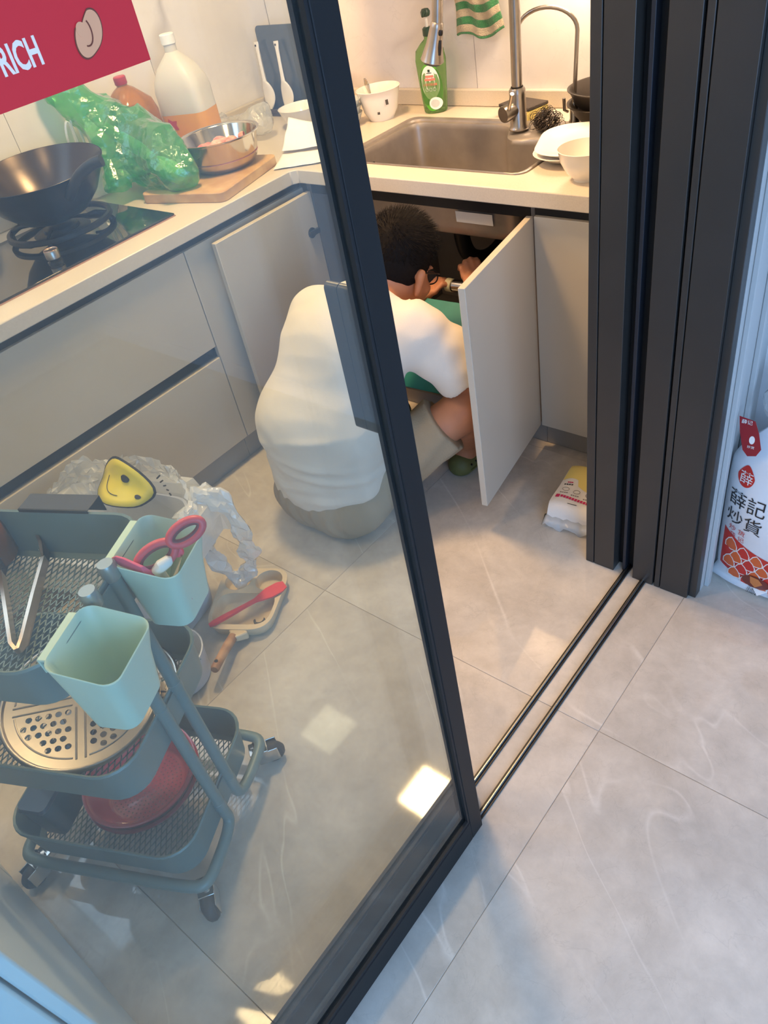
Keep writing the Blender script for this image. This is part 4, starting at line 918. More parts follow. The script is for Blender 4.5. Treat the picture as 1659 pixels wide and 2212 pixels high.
# cutting board and steel basin of meat
cbA = math.atan2(.082, .31)
cb = thing('cutting_board', 'wooden cutting board under the steel basin and green bag', 'board', (-2.195, 1.602, CT), cbA)
obj('board', G().loft([rr(.165, .172, .025, 0), rr(.165, .172, .025, .030)]), mat('pale cutting board wood', (212, 176, 126), .5, col2=(184, 142, 96), noise=.3, nscale=14), cb, bevel=.003, smooth=True)
bs = thing('steel_basin', 'stainless steel basin of raw meat on the cutting board', 'basin', (-2.195, 1.680, CT+.0302))
obj('basin_shell', G().lathe([(0, 0), (.085, 0), (.100, .005), (.112, .020), (.128, .092), (.132, .097), (.137, .097), (.138, .100), (.131, .100), (.126, .094), (.109, .022), (.098, .008), (0, .004)], 64), mat('mirror basin steel', (196, 190, 184), .13, 1.0), bs, smooth=True, angle=60)
rs = random.Random(11)
M_MEAT = mat('raw meat', (196, 104, 98), .35, col2=(232, 164, 150), noise=.5, nscale=60, sss=.1); M_MEAT2 = mat('raw fat', (230, 186, 168), .35, col2=(206, 132, 120), noise=.4, nscale=50, sss=.1)
meats = [(0, 0, .072), (.045, .018, .070), (-.042, .022, .066), (.02, -.045, .066), (-.03, -.04, .064), (.055, -.03, .060), (.005, .052, .066), (-.065, -.008, .056), (.072, .045, .052)]
for k in range(9):
    x, y, z = meats[k]; f = Field((-.045, -.04, -.03), (.045, .04, .03), .005)
    for q in range(4): f.ell((rs.gauss(0, .011), rs.gauss(0, .009), rs.gauss(0, .004)), np.eye(3), (rs.uniform(.014, .022), rs.uniform(.010, .017), rs.uniform(.007, .012)), .008)
    tag(obj('meat_piece', f.mesh(1), M_MEAT if k % 3 else M_MEAT2, smooth='all', M=Matrix.Translation((-2.195+x, 1.680+y, CT+.030+z)) @ Matrix.Rotation(rs.uniform(0, 6), 4, 'Z')), 'lump of raw pink meat heaped in the steel basin', 'meat', 'meat pieces in the steel basin')
fb = G(); 
obj('meat_bed', G().lathe([(0, .058), (.05, .056), (.09, .046), (.1175, .034)], 32), M_MEAT, bs, smooth=True)
# tissue sheets at the corner
def sheet(name, label, cat, corners, m, nu=24, nv=18, amp=.004, seed=1, lift=None, solid=.0006):
    a, b, c, d = [Vector(p) for p in corners]; g = G()
    for j in range(nv+1):
        for i in range(nu+1):
            u, v = i/nu, j/nv; p = a.lerp(b, u).lerp(d.lerp(c, u), v); p.z += amp*(.5+.5*float(vnoise(np.array(u*3.), np.array(v*3.), np.array(0.), 2.2, seed)))+(lift(u, v) if lift else 0); g.v.append(tuple(p))
    for j in range(nv):
        for i in range(nu): k = j*(nu+1)+i; g.f.append((k, k+1, k+nu+2, k+nu+1))
    cen = (a+b+c+d)/4; g.v = [(x-cen.x, y-cen.y, z-cen.z) for x, y, z in g.v]
    return tag(obj(name, g, m, smooth='all', solid=solid, loc=cen), label, cat)
M_TIS = mat('white tissue paper', (240, 240, 240), .9, bump=.3, bscale=90)
sheet('tissue_sheet', 'white tissue lying flat at the inner corner of the countertop', 'tissue', [(-2.040, 1.742, CT+.0015), (-1.900, 1.835, CT+.0015), (-1.985, 1.950, CT+.0015), (-2.125, 1.872, CT+.0015)], M_TIS, amp=.006, seed=2)
sheet('tissue_sheet', 'second tissue standing up in a peak behind the flat tissue', 'tissue', [(-2.140, 1.885, CT+.003), (-1.995, 1.965, CT+.003), (-2.080, 2.085, CT+.035), (-2.215, 2.020, CT+.070)], M_TIS, amp=.012, seed=5)
# oil jug, white jug
oj = thing('oil_bottle', 'squat plastic bottle of amber cooking oil behind the green bag', 'bottle', (-2.555, 1.625, CT))
M_OIL = mat('amber cooking oil', (214, 146, 62), .08, trans=.6, ior=1.35)
obj('bottle_body', G().loft([rr(.070, .070, .03, 0), rr(.075, .075, .03, .006), rr(.075, .075, .03, .10), rr(.072, .072, .03, .108), rr(.075, .075, .03, .116), rr(.075, .075, .03, .20), rr(.070, .070, .04, .235), rr(.035, .035, .034, .275), rr(.018, .018, .017, .285), rr(.018, .018, .017, .297)], True, True), M_OIL, oj, smooth=True)
obj('screw_cap', G().lathe([(.020, .290), (.021, .292), (.021, .312), (.018, .315), (0, .315)], 24), mat('red cap', (176, 40, 40), .4), oj, smooth=True)
obj('bottle_label', G().loft([rr(.0757, .0757, .03, .03), rr(.0757, .0757, .03, .095)], False, False), mat('red oil label', (190, 60, 44), .4), oj, smooth=True)
wj = thing('white_jug', 'tall translucent white jug with orange label behind the steel basin', 'bottle', (-2.525, 1.840, CT), .35)
M_JUG = mat('translucent white plastic', (236, 232, 222), .3, trans=.25, ior=1.3, sss=.1)
obj('jug_body', G().loft([rr(.085, .058, .03, 0), rr(.092, .064, .035, .008), rr(.092, .064, .035, .22), rr(.088, .061, .04, .25), rr(.066, .050, .04, .29), rr(.030, .030, .028, .325), rr(.021, .021, .02, .335), rr(.021, .021, .02, .36)], True, True), M_JUG, wj, smooth=True)
obj('jug_cap', G().lathe([(.023, .356), (.025, .358), (.025, .385), (.022, .388), (0, .388)], 24), mat('white cap', (238, 238, 236), .4), wj, smooth=True)
jl = obj('jug_label', G().loft([rr(.0926, .0646, .035, .045), rr(.0926, .0646, .035, .150)], False, False), mat('orange yellow label', (226, 160, 70), .4), wj, smooth=True)
text('Tān', .045, mat('dark brown print', (90, 50, 30), .5), basis((1, 0, 0), (0, 0, 1), (-.085, -.0652, .058)), jl, depth=.0004)
obj('label_flower', G().poly([(.030*math.cos(2*PI*k/10)*(1 if k % 2 else .6)-.045, -.0656, .118+.024*math.sin(2*PI*k/10)*(1 if k % 2 else .6)) for k in range(10)], -.0005, 1), mat('red print', (196, 62, 52), .5), jl)
# utensil rack with ceramic spoons in the corner
ur = thing('utensil_rack', 'dark smoked panel rack in the counter corner behind the spoons', 'rack', (-2.532, 2.345, CT))
obj('back_panel', G().poly([(p.x, 0, p.y+.150) for p in rr(.116, .150, .02)], .006, 1), mat('smoked grey acrylic', (78, 84, 90), .15, coat=.3), ur, bevel=.001)
obj('tray', G().box(-.116, .116, -.085, -.001, 0, .008).box(-.116, .116, -.085, -.080, .0081, .026), mat('smoked rack base', (64, 60, 62), .3), ur, bevel=.002)
def ladle(label, x, tilt):
    t = thing('serving_spoon', label, 'spoon', (x, 2.300, CT+.012)); t.rotation_euler = (math.radians(-6), math.radians(tilt), 0); m = mat('white ceramic spoon', (236, 230, 222), .2)
    g = G(); n = 18; L = []
    for k in range(13):
        u = k/12; w = .033*math.sin(PI*min(1, u*.93+.05))**.6; L.append([Vector((w*math.cos(2*PI*j/n), .007*math.sin(2*PI*j/n)+.010*math.sin(PI*u), .001+u*.105)) for j in range(n)])
    obj('spoon_bowl', g.loft(L), m, t, smooth=True)
    hp_ = [[Vector((w*math.cos(2*PI*j/n), .005*math.sin(2*PI*j/n), z)) for j in range(n)] for w, z in ((.012, .098), (.009, .12), (.008, .17), (.009, .215), (.013, .232), (.013, .240))]
    obj('spoon_handle', G().loft(hp_), m, t, smooth=True)
    obj('hang_hole', G().lathe([(0, 0), (.004, 0), (.004, .001), (0, .001)], 12, basis((1, 0, 0), (0, 0, 1), (0, -.0058, .228))), M_BLACK, t)
ladle('left of the two white ceramic serving spoons leaning on the rack', -2.615, -5); ladle('right of the two white ceramic serving spoons leaning on the rack', -2.510, -3)
# ================================================================== PLASTIC BAGS
M_GRN = film('green plastic film', (88, 196, 112), .60, .08, 1.5, 2.6, bump=.25, bscale=40, wcol=(176, 240, 188))
M_CLR = film('clear plastic film', (236, 240, 240), .62, .10, 1.5, 2.2, bump=.6, bscale=30)
M_WPL = film('milky plastic film', (244, 246, 246), .34, .12, 1.5, 2.0, bump=.3, bscale=34)
f = Field((-2.68, 1.28, .862), (-2.02, 1.74, 1.30), .008)
f.cap((-2.165, 1.470, .945), (-2.30, 1.50, .965), .050, .070, .05); f.cap((-2.30, 1.50, .965), (-2.44, 1.53, .985), .072, .085, .05); f.cap((-2.20, 1.50, 1.00), (-2.40, 1.56, 1.055), .035, .04, .05)
f.cap((-2.44, 1.51, 1.00), (-2.53, 1.47, 1.10), .075, .050, .05, wide=(.5, .5, .7), wf=1.2); f.cap((-2.53, 1.47, 1.10), (-2.61, 1.415, 1.215), .042, .026, .05, wide=(.6, .6, .3), wf=1.5); f.cap((-2.61, 1.415, 1.215), (-2.635, 1.39, 1.26), .02, .008, .02)
f.cap((-2.40, 1.38, .935), (-2.46, 1.42, 1.04), .03, .03, .05)
def rid(X, Y, Z, fr, sd): return 1-2*np.abs(vnoise(X, Y, Z, fr, sd))
f.warp(lambda X, Y, Z: .012*vnoise(X, Y, Z, 24, 3)-.020*rid(X, Y, Z, 32, 4)-.005*rid(X, Y, Z, 80, 9)+.010)
f.half((0, 0, .8945), (0, 0, -1))
gb = crumple(tag(obj('green_bag', f.mesh(1), M_GRN), 'crumpled green plastic bag of vegetables on the cutting board', 'bag'), .13)
M_HUSK = mat('pale husk', (214, 206, 140), .6, col2=(150, 180, 80), noise=.4, nscale=40); M_LEAF = mat('leek green', (70, 130, 60), .5, col2=(120, 170, 80), noise=.4, nscale=30)
tag(obj('vegetable', G().tube([(-2.150, 1.462, .935), (-2.165, 1.466, .938), (-2.22, 1.482, .942), (-2.30, 1.50, .945), (-2.36, 1.515, .945), (-2.38, 1.52, .945)], [.012, .026, .032, .032, .024, .008], 16), M_HUSK, smooth=True), 'pale corn cob showing through the end of the green bag', 'vegetable')
tag(obj('vegetable', G().tube([(-2.27, 1.46, .985), (-2.38, 1.49, 1.005), (-2.48, 1.485, 1.045), (-2.55, 1.46, 1.11)], [.016, .022, .020, .008], 12), M_LEAF, smooth=True), 'dark green leafy stalk inside the green bag', 'vegetable')
f = Field((-2.66, 1.78, .862), (-2.28, 2.16, 1.04), .008)
f.cap((-2.56, 1.965, .90), (-2.36, 2.020, .92), .035, .045, .03); f.cap((-2.40, 1.98, .93), (-2.36, 2.04, .965), .03, .02, .03); f.cap((-2.56, 1.965, .90), (-2.58, 2.02, .93), .04, .02, .03)
f.warp(lambda X, Y, Z: .009*vnoise(X, Y, Z, 45, 5)+.006*np.abs(vnoise(X, Y, Z, 90, 6))); f.half((0, 0, .8645), (0, 0, -1))
crumple(tag(obj('clear_bag', f.mesh(1), M_CLR), 'crumpled clear plastic bag behind the steel basin', 'bag'), .2)
# small white carrier bag with two loop handles behind the wok
cg = thing('carrier_bag', 'thin white carrier bag with loop handles behind the wok', 'bag', (-2.575, 1.395, CT))
f = Field((-.10, -.09, 0), (.10, .09, .22), .008); f.cap((0, 0, .05), (0, 0, .11), .055, .035, .03, wide=(0, 1, 0), wf=1.2); f.warp(lambda X, Y, Z: .008*vnoise(X, Y, Z, 50, 8)); f.half((0, 0, .001), (0, 0, -1))
obj('bag_body', f.mesh(1), M_WPL, cg, smooth='all')
for s in (-1, 1): obj('bag_handle', G().tube(smooth_path([(0, s*.02, .13), (.005, s*.03, .18), (.01, s*.02, .235), (.012, s*.006, .25), (.012, s*.0, .22), (.006, s*.006, .14)], 2), .004, 6), M_WPL, cg, smooth=True)
# bin liner: flared crumpled bag over the waste bin, one handle hanging to the floor
bl_ = thing('bin_bag', 'crumpled clear bag with a yellow face print lining the waste bin', 'bag', (-1.690, .600, .36))
rs = np.random.RandomState(4); NA = 96
def bagloop(hw, hh, r, z, amp, seed, ox=0, oy=0):
    L = [Matrix.Rotation(.35, 3, 'Z') @ p for p in rr(hw, hh, r, 0, 23)]; n = len(L); rr2 = np.random.RandomState(seed); ph = rr2.rand(8)*6.28; out = []
    for i, p in enumerate(L):
        a = 2*PI*i/n; w = sum(math.sin((3+2*k)*a+ph[k])/(1+.3*k) for k in range(6))*.35
        q = p*(1+amp*w/ max(.1, p.length)); out.append(Vector((q.x+ox, q.y+oy, z+amp*.8*math.sin(5*a+ph[6])+amp*.5*math.sin(11*a+ph[7]))))
    return out
BL = [bagloop(.14, .10, .05, -.14, .012, 1), bagloop(.165, .118, .06, -.05, .012, 2), bagloop(.182, .134, .06, .002, .010, 3), bagloop(.202, .152, .07, .030, .012, 4), bagloop(.232, .178, .08, .026, .020, 5), bagloop(.246, .190, .08, -.03, .018, 6), bagloop(.244, .188, .08, -.095, .020, 7)]
crumple(obj('liner', G().loft(BL, True, False), M_WPL, bl_), .5)
# raised far side of the bag with the print
def bs_pt(u, v):
    a = math.radians(205-225*u); x = .250*math.cos(a)*(1-.05*v); y = .180*math.sin(a)*(1-.04*v)-.004*v; z = .015+.085*v*(.55+.45*math.sin(PI*u))+.010*math.sin(17*u+3*v)*v
    q = Matrix.Rotation(.25, 3, 'Z') @ Vector((x, y, z)); return q+Vector((0, 0, .009*math.sin(29*u)*v))
g = G(); nu, nv = 70, 10
for j in range(nv+1):
    for i in range(nu+1): p = bs_pt(i/nu, j/nv); g.v.append(tuple(p+Vector((rs.normal()*.005, rs.normal()*.005, rs.normal()*.004))))
for j in range(nv):
    for i in range(nu): k = j*(nu+1)+i; g.f.append((k, k+1, k+nu+2, k+nu+1))
crumple(obj('raised_edge', g, M_WPL, bl_), .6)
# yellow printed face on the inner side of the liner: ellipse with eyes and mouth
M_YEL = mat('yellow print', (222, 206, 70), .4); M_INK = mat('black print', (40, 40, 42), .5)
FM = basis(Vector((.93, .10, -.16)), Vector((-.35, .45, .50)), Vector((-.045, .080, .066)))
def fpt(x, y, d): return FM @ Vector((x, y, d+.020*math.cos(x*22)-.012*math.cos(y*40)))
def fdisc(cx, cy, rx, ry, d, m, nm, n=32, ph=0):
    g = G(); g.v.append(tuple(fpt(cx, cy, d)))
    for r_ in (.4, .7, 1.0): g.v += [tuple(fpt(cx+rx*r_*math.cos(2*PI*k/n+ph)*(1+.04*math.sin(5*2*PI*k/n)), cy+ry*r_*math.sin(2*PI*k/n+ph)*(1+.05*math.sin(3*2*PI*k/n+1)), d)) for k in range(n)]
    g.f += [(0, 1+k, 1+(k+1) % n) for k in range(n)]
    for q in range(2): g.f += [(1+q*n+k, 1+(q+1)*n+k, 1+(q+1)*n+(k+1) % n, 1+q*n+(k+1) % n) for k in range(n)]
    return obj(nm, g, m, bl_, smooth='all', solid=.0006)
fdisc(0, 0, .098, .066, -.002, M_INK, 'face_outline'); fdisc(0, -.002, .092, .061, .0002, M_YEL, 'face_print')
fdisc(.012, .016, .014, .010, .0022, M_INK, 'eye_print'); fdisc(.062, -.016, .008, .006, .0022, M_INK, 'eye_print')
obj('mouth_print', G().tube([fpt(-.004+.050*math.cos(a), .004+.040*math.sin(a), .003) for a in [PI*1.0+PI*.62*k/20 for k in range(21)]], .0010, 5), M_INK, bl_)
for k in range(5): obj('ink_stroke', G().tube([fpt(.098+.010*k, .052-.006*k, .0), fpt(.105+.010*k, .064-.010*k, .0)], .0022, 5), M_INK, bl_)
# the bag's loop handle hanging down beside the bin to the floor
hl = smooth_path([(.150, .150, .045), (.205, .205, .02), (.240, .209, -.08), (.205, .225, -.20), (.190, .228, -.26), (.170, .200, -.312), (.138, .178, -.300), (.105, .158, -.20), (.130, .140, -.10), (.165, .125, -.02), (.165, .11, .03)], 3)
g = G(); L = []
for i, p in enumerate(hl):
    t = (hl[min(i+1, len(hl)-1)]-hl[max(i-1, 0)]).normalized(); n1 = (Vector((.62, -.60, .5))-t*t.dot(Vector((.62, -.60, .5)))).normalized(); n2 = t.cross(n1); w = .026+.007*math.sin(i*.7)
    L.append([p+n1*w*math.cos(a)*(.35+.2*math.sin(3*a+i*.5))+n2*w*math.sin(a)*(.9+.25*math.cos(2*a+i*.35))+Vector((rs.normal()*.002, rs.normal()*.002, 0)) for a in [2*PI*k/14 for k in range(14)]])
crumple(obj('bag_handle', g.loft(L), M_WPL, bl_), .5)
# ================================================================== STICKER ON THE GLASS
st = thing('glass_sticker', 'red sticker with a gold ingot and white lettering on the glass door', 'sticker', (-.5432, .275, 1.585), 0)
obj('sticker_sheet', B(-.0002, .0002, -.101, .101, -.072, .072), mat('red sticker print', (216, 42, 50), .55), st)
TMx = lambda y, z: basis((0, 1, 0), (0, 0, 1), (.0003, y, z))
text('RICH', .0225, mat('cream lettering', (246, 226, 206), .6), TMx(.0205, -.0535), st, depth=.0002, xs=.60, bold=.0006, align='RIGHT')
M_GOLD = mat('peach gold print', (236, 164, 120), .5); M_GLINE = mat('brown outline print', (120, 62, 46), .5)
def ingot(f, d, m, nm, s=1.0):
    pts = [f(a) for a in [2*PI*k/48 for k in range(48)]]; return obj(nm, G().poly([(d, .059+p[0]*s*.85, -.046+p[1]*s*.85) for p in pts], .0002, 0), m, st)
def boat(a):   # ingot outline: boat shape standing on its tip
    r = .0135*(1+.18*math.cos(2*a-1.2)); x = r*.80*math.cos(a); y = r*1.25*math.sin(a); 
    if y > .004 and x < 0: x *= .55
    return (x*math.cos(-.35)-y*math.sin(-.35), x*math.sin(-.35)+y*math.cos(-.35))
ingot(boat, .0004, M_GLINE, 'ingot_outline', 1.08); ingot(boat, .0007, M_GOLD, 'ingot_print')
obj('ingot_line', G().tube([(.0010, .056+.0055*math.cos(a), -.044+.0085*math.sin(a)) for a in [-1.9+2.6*k/12 for k in range(13)]], .0005, 5), M_GLINE, st)
obj('ingot_knob', G().poly([(.0009, .0545+.004*math.cos(2*PI*k/20), -.0425+.0045*math.sin(2*PI*k/20)) for k in range(20)], .0002, 0), M_GOLD, st)
# ================================================================== SNACK BAG BY THE JAMB
sb = thing('snack_bag', 'tall white foil bag of roasted chestnuts beside the door jamb', 'bag', (-.245, 1.515, 0))
M_FOIL = mat('white matte foil', (226, 230, 234), .32, noise=.02, nscale=8, bump=.12, bscale=22)
HB = .50
def prof(z):   # half width, half depth
    f = z/HB; hw = .158+.010*math.sin(PI*f)-(.012 if f < .06 else 0); 
    if f < .12: hw = .158+.022*(1-f/.12)
    d = .070*math.sin(PI*min(1, max(0, (f*.86+.06))))**.7
    if f < .05: d = .012+.04*f/.05
    if f > .86: d *= (1-f)/.14*.9+.1
    if f > .80: hw *= 1-.35*((f-.80)/.20)**1.5
    return hw, max(.004, d)
def bfront(x, z):
    hw, d = prof(z); s = min(.999, abs(x)/hw); return -d*(1-s**2.6)**.6-.0*z+.006*math.sin(18*x+22*z)*(d/.07)*.5
NZ, NXX = 60, 56
g = G(); L = []
for k in range(NZ+1):
    z = .002+HB*k/NZ*.995; hw, d = prof(z); lp_ = []
    for j in range(NXX): x = -hw+2*hw*j/(NXX-1); lp_.append(Vector((x, bfront(x, z), z)))
    for j in range(NXX-2, 0, -1): x = -hw+2*hw*j/(NXX-1); lp_.append(Vector((x, -bfront(x, z)*.9, z)))
    L.append(lp_)
obj('bag_skin', g.loft(L), M_FOIL, sb, smooth='all')
def onbag(pts3, off): return [(x, bfront(x, z)-off, z) for x, z in pts3]
def bagpatch(nm, pts, m, off=.001):
    c = (sum(p[0] for p in pts)/len(pts), sum(p[1] for p in pts)/len(pts)); g = G(); n = len(pts); g.v += onbag([c], off)
    R = 4
    for r_ in range(1, R+1): g.v += onbag([(c[0]+(p[0]-c[0])*r_/R, c[1]+(p[1]-c[1])*r_/R) for p in pts], off)
    g.f += [(0, 1+i, 1+(i+1) % n) for i in range(n)]
    for r_ in range(R-1): g.f += [(1+r_*n+i, 1+(r_+1)*n+i, 1+(r_+1)*n+(i+1) % n, 1+r_*n+(i+1) % n) for i in range(n)]
    return obj(nm, g, m, sb, smooth='all')
def bagtext(s, size, m, x, z, tilt=0., nm='lettering', xs=1.):
    o = text(s, size, m, Matrix.Identity(4), sb, nm, depth=0, xs=xs); c, sn = math.cos(tilt), math.sin(tilt)
    for v in o.data.vertices:
        a, b = v.co.x, v.co.y; X = x+a*c-b*sn; Z = z+a*sn+b*c; v.co = (X, bfront(X, Z)-.0016, Z)
    return o
M_RB = mat('chestnut red print', (204, 52, 44), .4); M_OB = mat('orange print', (222, 104, 52), .4); M_WB = mat('white line print', (244, 240, 236), .4); M_KB = mat('black print', (40, 40, 42), .5); M_CN = mat('chestnut brown print', (124, 52, 40), .35); M_CN2 = mat('chestnut flesh print', (216, 132, 72), .4)
# red band of scales
g = G(); nx_, nz_ = 40, 8
def band(u, v): 
    x = -.150+.300*u; lo = .060-.030*math.sin(PI*u)+.010; hi = .205-.045*math.sin(PI*min(1, u*1.0)); return x, lo+(hi-lo)*v
for j in range(nz_+1):
    for i in range(nx_+1): x, z = band(i/nx_, j/nz_); g.v.append((x, bfront(x, z)-.0008, z))
for j in range(nz_):
    for i in range(nx_): k = j*(nx_+1)+i; g.f.append((k, k+1, k+nx_+2, k+nx_+1))
obj('red_band', g, M_RB, sb, smooth='all')
for r_ in range(4):
    for c_ in range(9):
        x = -.142+.034*c_+(.017 if r_ % 2 else 0); z0 = .062+.031*r_-.035*math.sin(PI*(x+.15)/.3)
        if abs(x) > .138: continue
        arch = [(x-.0155, z0), (x-.0155, z0+.014), (x-.009, z0+.029), (x, z0+.038), (x+.009, z0+.029), (x+.0155, z0+.014), (x+.0155, z0), (x, z0-.004)]
        bagpatch('scale_outline', [(x+(p[0]-x)*1.10, z0+.015+(p[1]-z0-.015)*1.10) for p in arch], M_WB, .0011+.0004*(3-r_)); bagpatch('scale_print', [(x+(p[0]-x)*.93, z0+.015+(p[1]-z0-.015)*.93) for p in arch], M_OB if (r_+c_) % 2 else M_RB, .0014+.0004*(3-r_))
# logo drop, name, chestnut
drop = [(-.118+.021*math.sin(a)*(1 if math.cos(a) < 0 else math.cos(a/1.0)**0+0-.45*math.cos(a)), .382-.028*-math.cos(a)) for a in [2*PI*k/36 for k in range(36)]]
bagpatch('logo_drop', drop, M_RB, .0010)
bagtext('薛', .034, M_WB, -.134, .366, nm='logo_lettering')
bagtext('薛記', .050, M_KB, -.150, .296, nm='lettering', xs=.95); bagtext('炒貨', .050, M_KB, -.150, .240, nm='lettering', xs=.95)
bagtext('炒 货', .020, M_RB, -.138, .212, nm='small_lettering'); bagtext('薛 记', .018, M_RB, -.134, .190, nm='small_lettering')
bagtext('栗子', .015, M_KB, -.118, .050, -.30, nm='small_lettering'); bagtext('品质如一', .011, M_KB, -.070, .022, 0, nm='small_lettering')
bagpatch('chestnut_print', [(-.052+.034*math.cos(a), .058+.026*math.sin(a)) for a in [2*PI*k/28 for k in range(28)]], M_CN, .0036); bagpatch('chestnut_flesh', [(-.066, .080), (-.045, .078), (-.034, .060), (-.052, .036), (-.064, .052)], M_CN2, .0044)
bagpatch('large_chestnut_print', [(.045+.075*math.cos(a), .300+.075*math.sin(a)) for a in [2*PI*k/40 for k in range(40)]], M_CN, .0012)
tgm = mat('dark red tag', (150, 32, 44), .4)
tg_ = obj('red_tag', G().poly([(p[0], 0, p[1]) for p in [(-.030, .095), (.004, .090), (.016, .060), (.026, .020), (.018, .0), (.0, -.006), (-.012, .008), (-.024, .055)]], .001, 1), tgm, sb); tg_.location = (-.122, -.052, .452); tg_['label'] = 'dark red tag near the top of the bag'
obj('tag_emblem', G().poly([(.004+.006*math.cos(2*PI*k/16), -.0006, .040+.011*math.sin(2*PI*k/16)) for k in range(16)], .0004, 1), M_WB, tg_)
text('薛记', .012, M_WB, basis((1, 0, 0), (0, 0, 1), (-.024, -.0008, .080)), tg_, depth=.0002, name='tag_lettering'); text('炒货', .008, M_WB, basis((1, 0, 0), (0, 0, 1), (-.004, -.0008, .018)), tg_, depth=.0002, name='tag_lettering')
# crumpled clear bag piled on top of the snack bag
f = Field((-.20, -.10, -.03), (.20, .12, .20), .010); f.cap((-.08, 0, .04), (.10, .01, .05), .05, .06, .03); f.cap((-.06, 0, .06), (-.03, .0, .13), .04, .025, .03); f.cap((.05, 0, .06), (.02, .01, .12), .04, .03, .03); f.warp(lambda X, Y, Z: .010*vnoise(X, Y, Z, 40, 12)-.018*(1-2*np.abs(vnoise(X, Y, Z, 55, 13)))+.012)
crumple(tag(obj('grey_bag', f.mesh(1), M_CLR, loc=(-.245, 1.560, .512)), 'crumpled clear plastic bag resting on top of the white snack bag', 'bag'), .3)
# ================================================================== TISSUE PACK ON THE KITCHEN FLOOR
tp = thing('tissue_pack', 'soft pack of tissues in white and yellow wrap beside the jamb', 'tissue pack', (-.835, 1.600, 0), .12)
M_WRAP = mat('white tissue wrap', (236, 230, 222), .3, bump=.2, bscale=40); M_WY = mat('yellow wrap print', (240, 218, 130), .35)
def pk_top(x, y): return .072-.010*(x/.078)**4-.012*(abs(y)/.115)**4+.003*math.sin(30*y+20*x)
L = []
for k in range(25):
    y = -.115+.230*k/24; e = max(0, (abs(y)-.085)/.03); hw = .078*(1-.05*e); lp_ = []
    for j in range(17): x = -hw+2*hw*j/16; lp_.append(Vector((x, y, pk_top(x, y)*(1-.35*e*e)+0)))
    for j in range(16, -1, -1): x = -hw+2*hw*j/16; lp_.append(Vector((x*.97, y, .002)))
    L.append(lp_)
obj('pack_body', G().loft(L), M_WRAP, tp, smooth=True, angle=60)
g = G()
for j in range(13):
    for i in range(17): x = -.0765+.153*i/16; y0 = -.010+.016*math.sin(3.2*i/16*2+.5)+(.02 if i < 6 else 0); y = y0+(.112-y0)*j/12; g.v.append((x, y, pk_top(x, y)*(1-.35*max(0, (abs(y)-.085)/.03)**2)+.0008))
for j in range(12):
    for i in range(16): k = j*17+i; g.f.append((k, k+1, k+18, k+17))
obj('yellow_print', g, M_WY, tp, smooth='all')
M_PKR = mat('magenta print', (206, 44, 96), .5); M_PKG = mat('grey print', (140, 128, 118), .5)
def pkbar(x0, x1, y0, y1, m, nm='line_print', sl=0.):
    n = 6; P = [(x0+(x1-x0)*i/n, yy+sl*(i/n)) for yy in (y0, y1) for i in range(n+1)]
    obj(nm, G().add([(x, y, pk_top(x, y)+.0014) for x, y in P], [(i, i+1, i+n+2, i+n+1) for i in range(n)]), m, tp)
pkbar(-.068, -.056, -.068, -.054, M_PKR, 'badge_print')
for i in range(12): pkbar(-.053+.0090*i, -.0460+.0090*i, -.065-.0010*i, -.055-.0010*i, M_PKR, 'line_print')
for i in range(3): pkbar(-.057+.006*i, -.052+.006*i, .004, .009, M_PKR, 'logo_print')
for i in range(4): pkbar(-.064+.0075*i, -.059+.0075*i, -.006, -.001, M_KB, 'logo_print')
for k, x in enumerate((-.050, -.014, .026)):
    obj('badge_print', G().tube([(x+.010*math.cos(2*PI*i/20), -.026-.006*k+.008*math.sin(2*PI*i/20), pk_top(x, -.03)+.0014) for i in range(20)], .0007, 5, closed=True), M_PKG, tp)
    for i in range(4): pkbar(x-.012+.0065*i, x-.0075+.0065*i, -.0445-.006*k, -.0405-.006*k, M_PKG, 'small_print')
for q in ((.006, .022, .040, .046), (.000, .028, .030, .034), (.012, .017, .024, .046), (.002, .010, .014, .020), (.020, .030, .012, .018)): pkbar(q[0]+.02, q[1]+.02, q[2], q[3], M_KB, 'brush_lettering', .003)
obj('perforation_mark', B(-.022, .006, -.086, -.0845, .0675, .0685), M_KB, tp)
fg = G()
fin = [[Vector((-.082+.164*i/14, -.112-.030*v, .030-.020*v+.008*math.sin(i*1.1)*v+.004*math.sin(i*2.3))) for i in range(15)] for v in (0, .5, 1)]
for r_ in fin: fg.v += [tuple(p) for p in r_]
for j in range(2):
    for i in range(14): k = j*15+i; fg.f.append((k, k+1, k+16, k+15))
obj('end_fin', fg, M_WPL, tp, smooth='all', solid=.001)
# ================================================================== BOARD, PIPE AND THE PERSON
lb_ = thing('teal_board', 'teal topped board with a pale edge leaning across the open cabinet', 'board', (-1.42, 1.66, .395)); lb_.rotation_euler = (math.radians(37), 0, math.radians(4))
obj('teal_top', B(-.23, .20, -.150, .150, 0, .004), mat('teal laminate', (40, 128, 116), .35, noise=.08, nscale=20), lb_, bevel=.001)
obj('edge_band', B(-.23, .20, -.150, .150, -.016, -.0001), mat('pale raw edge', (186, 160, 122), .7), lb_, bevel=.001)
pt = thing('drain_tube', 'shiny steel drain pipe section held inside the sink cabinet', 'pipe', (-1.40, 1.845, .507))
obj('pipe', G().tube([(-.062, 0, 0), (-.058, 0, 0), (.13, .01, .004)], [.017, .019, .019], 20), M_CHROME, pt, smooth=True)
obj('collar', G().lathe([(.0195, -.012), (.0215, -.010), (.0215, .010), (.0195, .012)], 20, basis((0, 1, 0), (0, 0, 1), (-.045, 0, 0))), mat('pale tape', (206, 196, 150), .6), pt, smooth=True)
per = thing('person', 'man in a white t-shirt and khaki shorts sitting on the floor working under the sink', 'person', (-1.49, 1.22, 0))
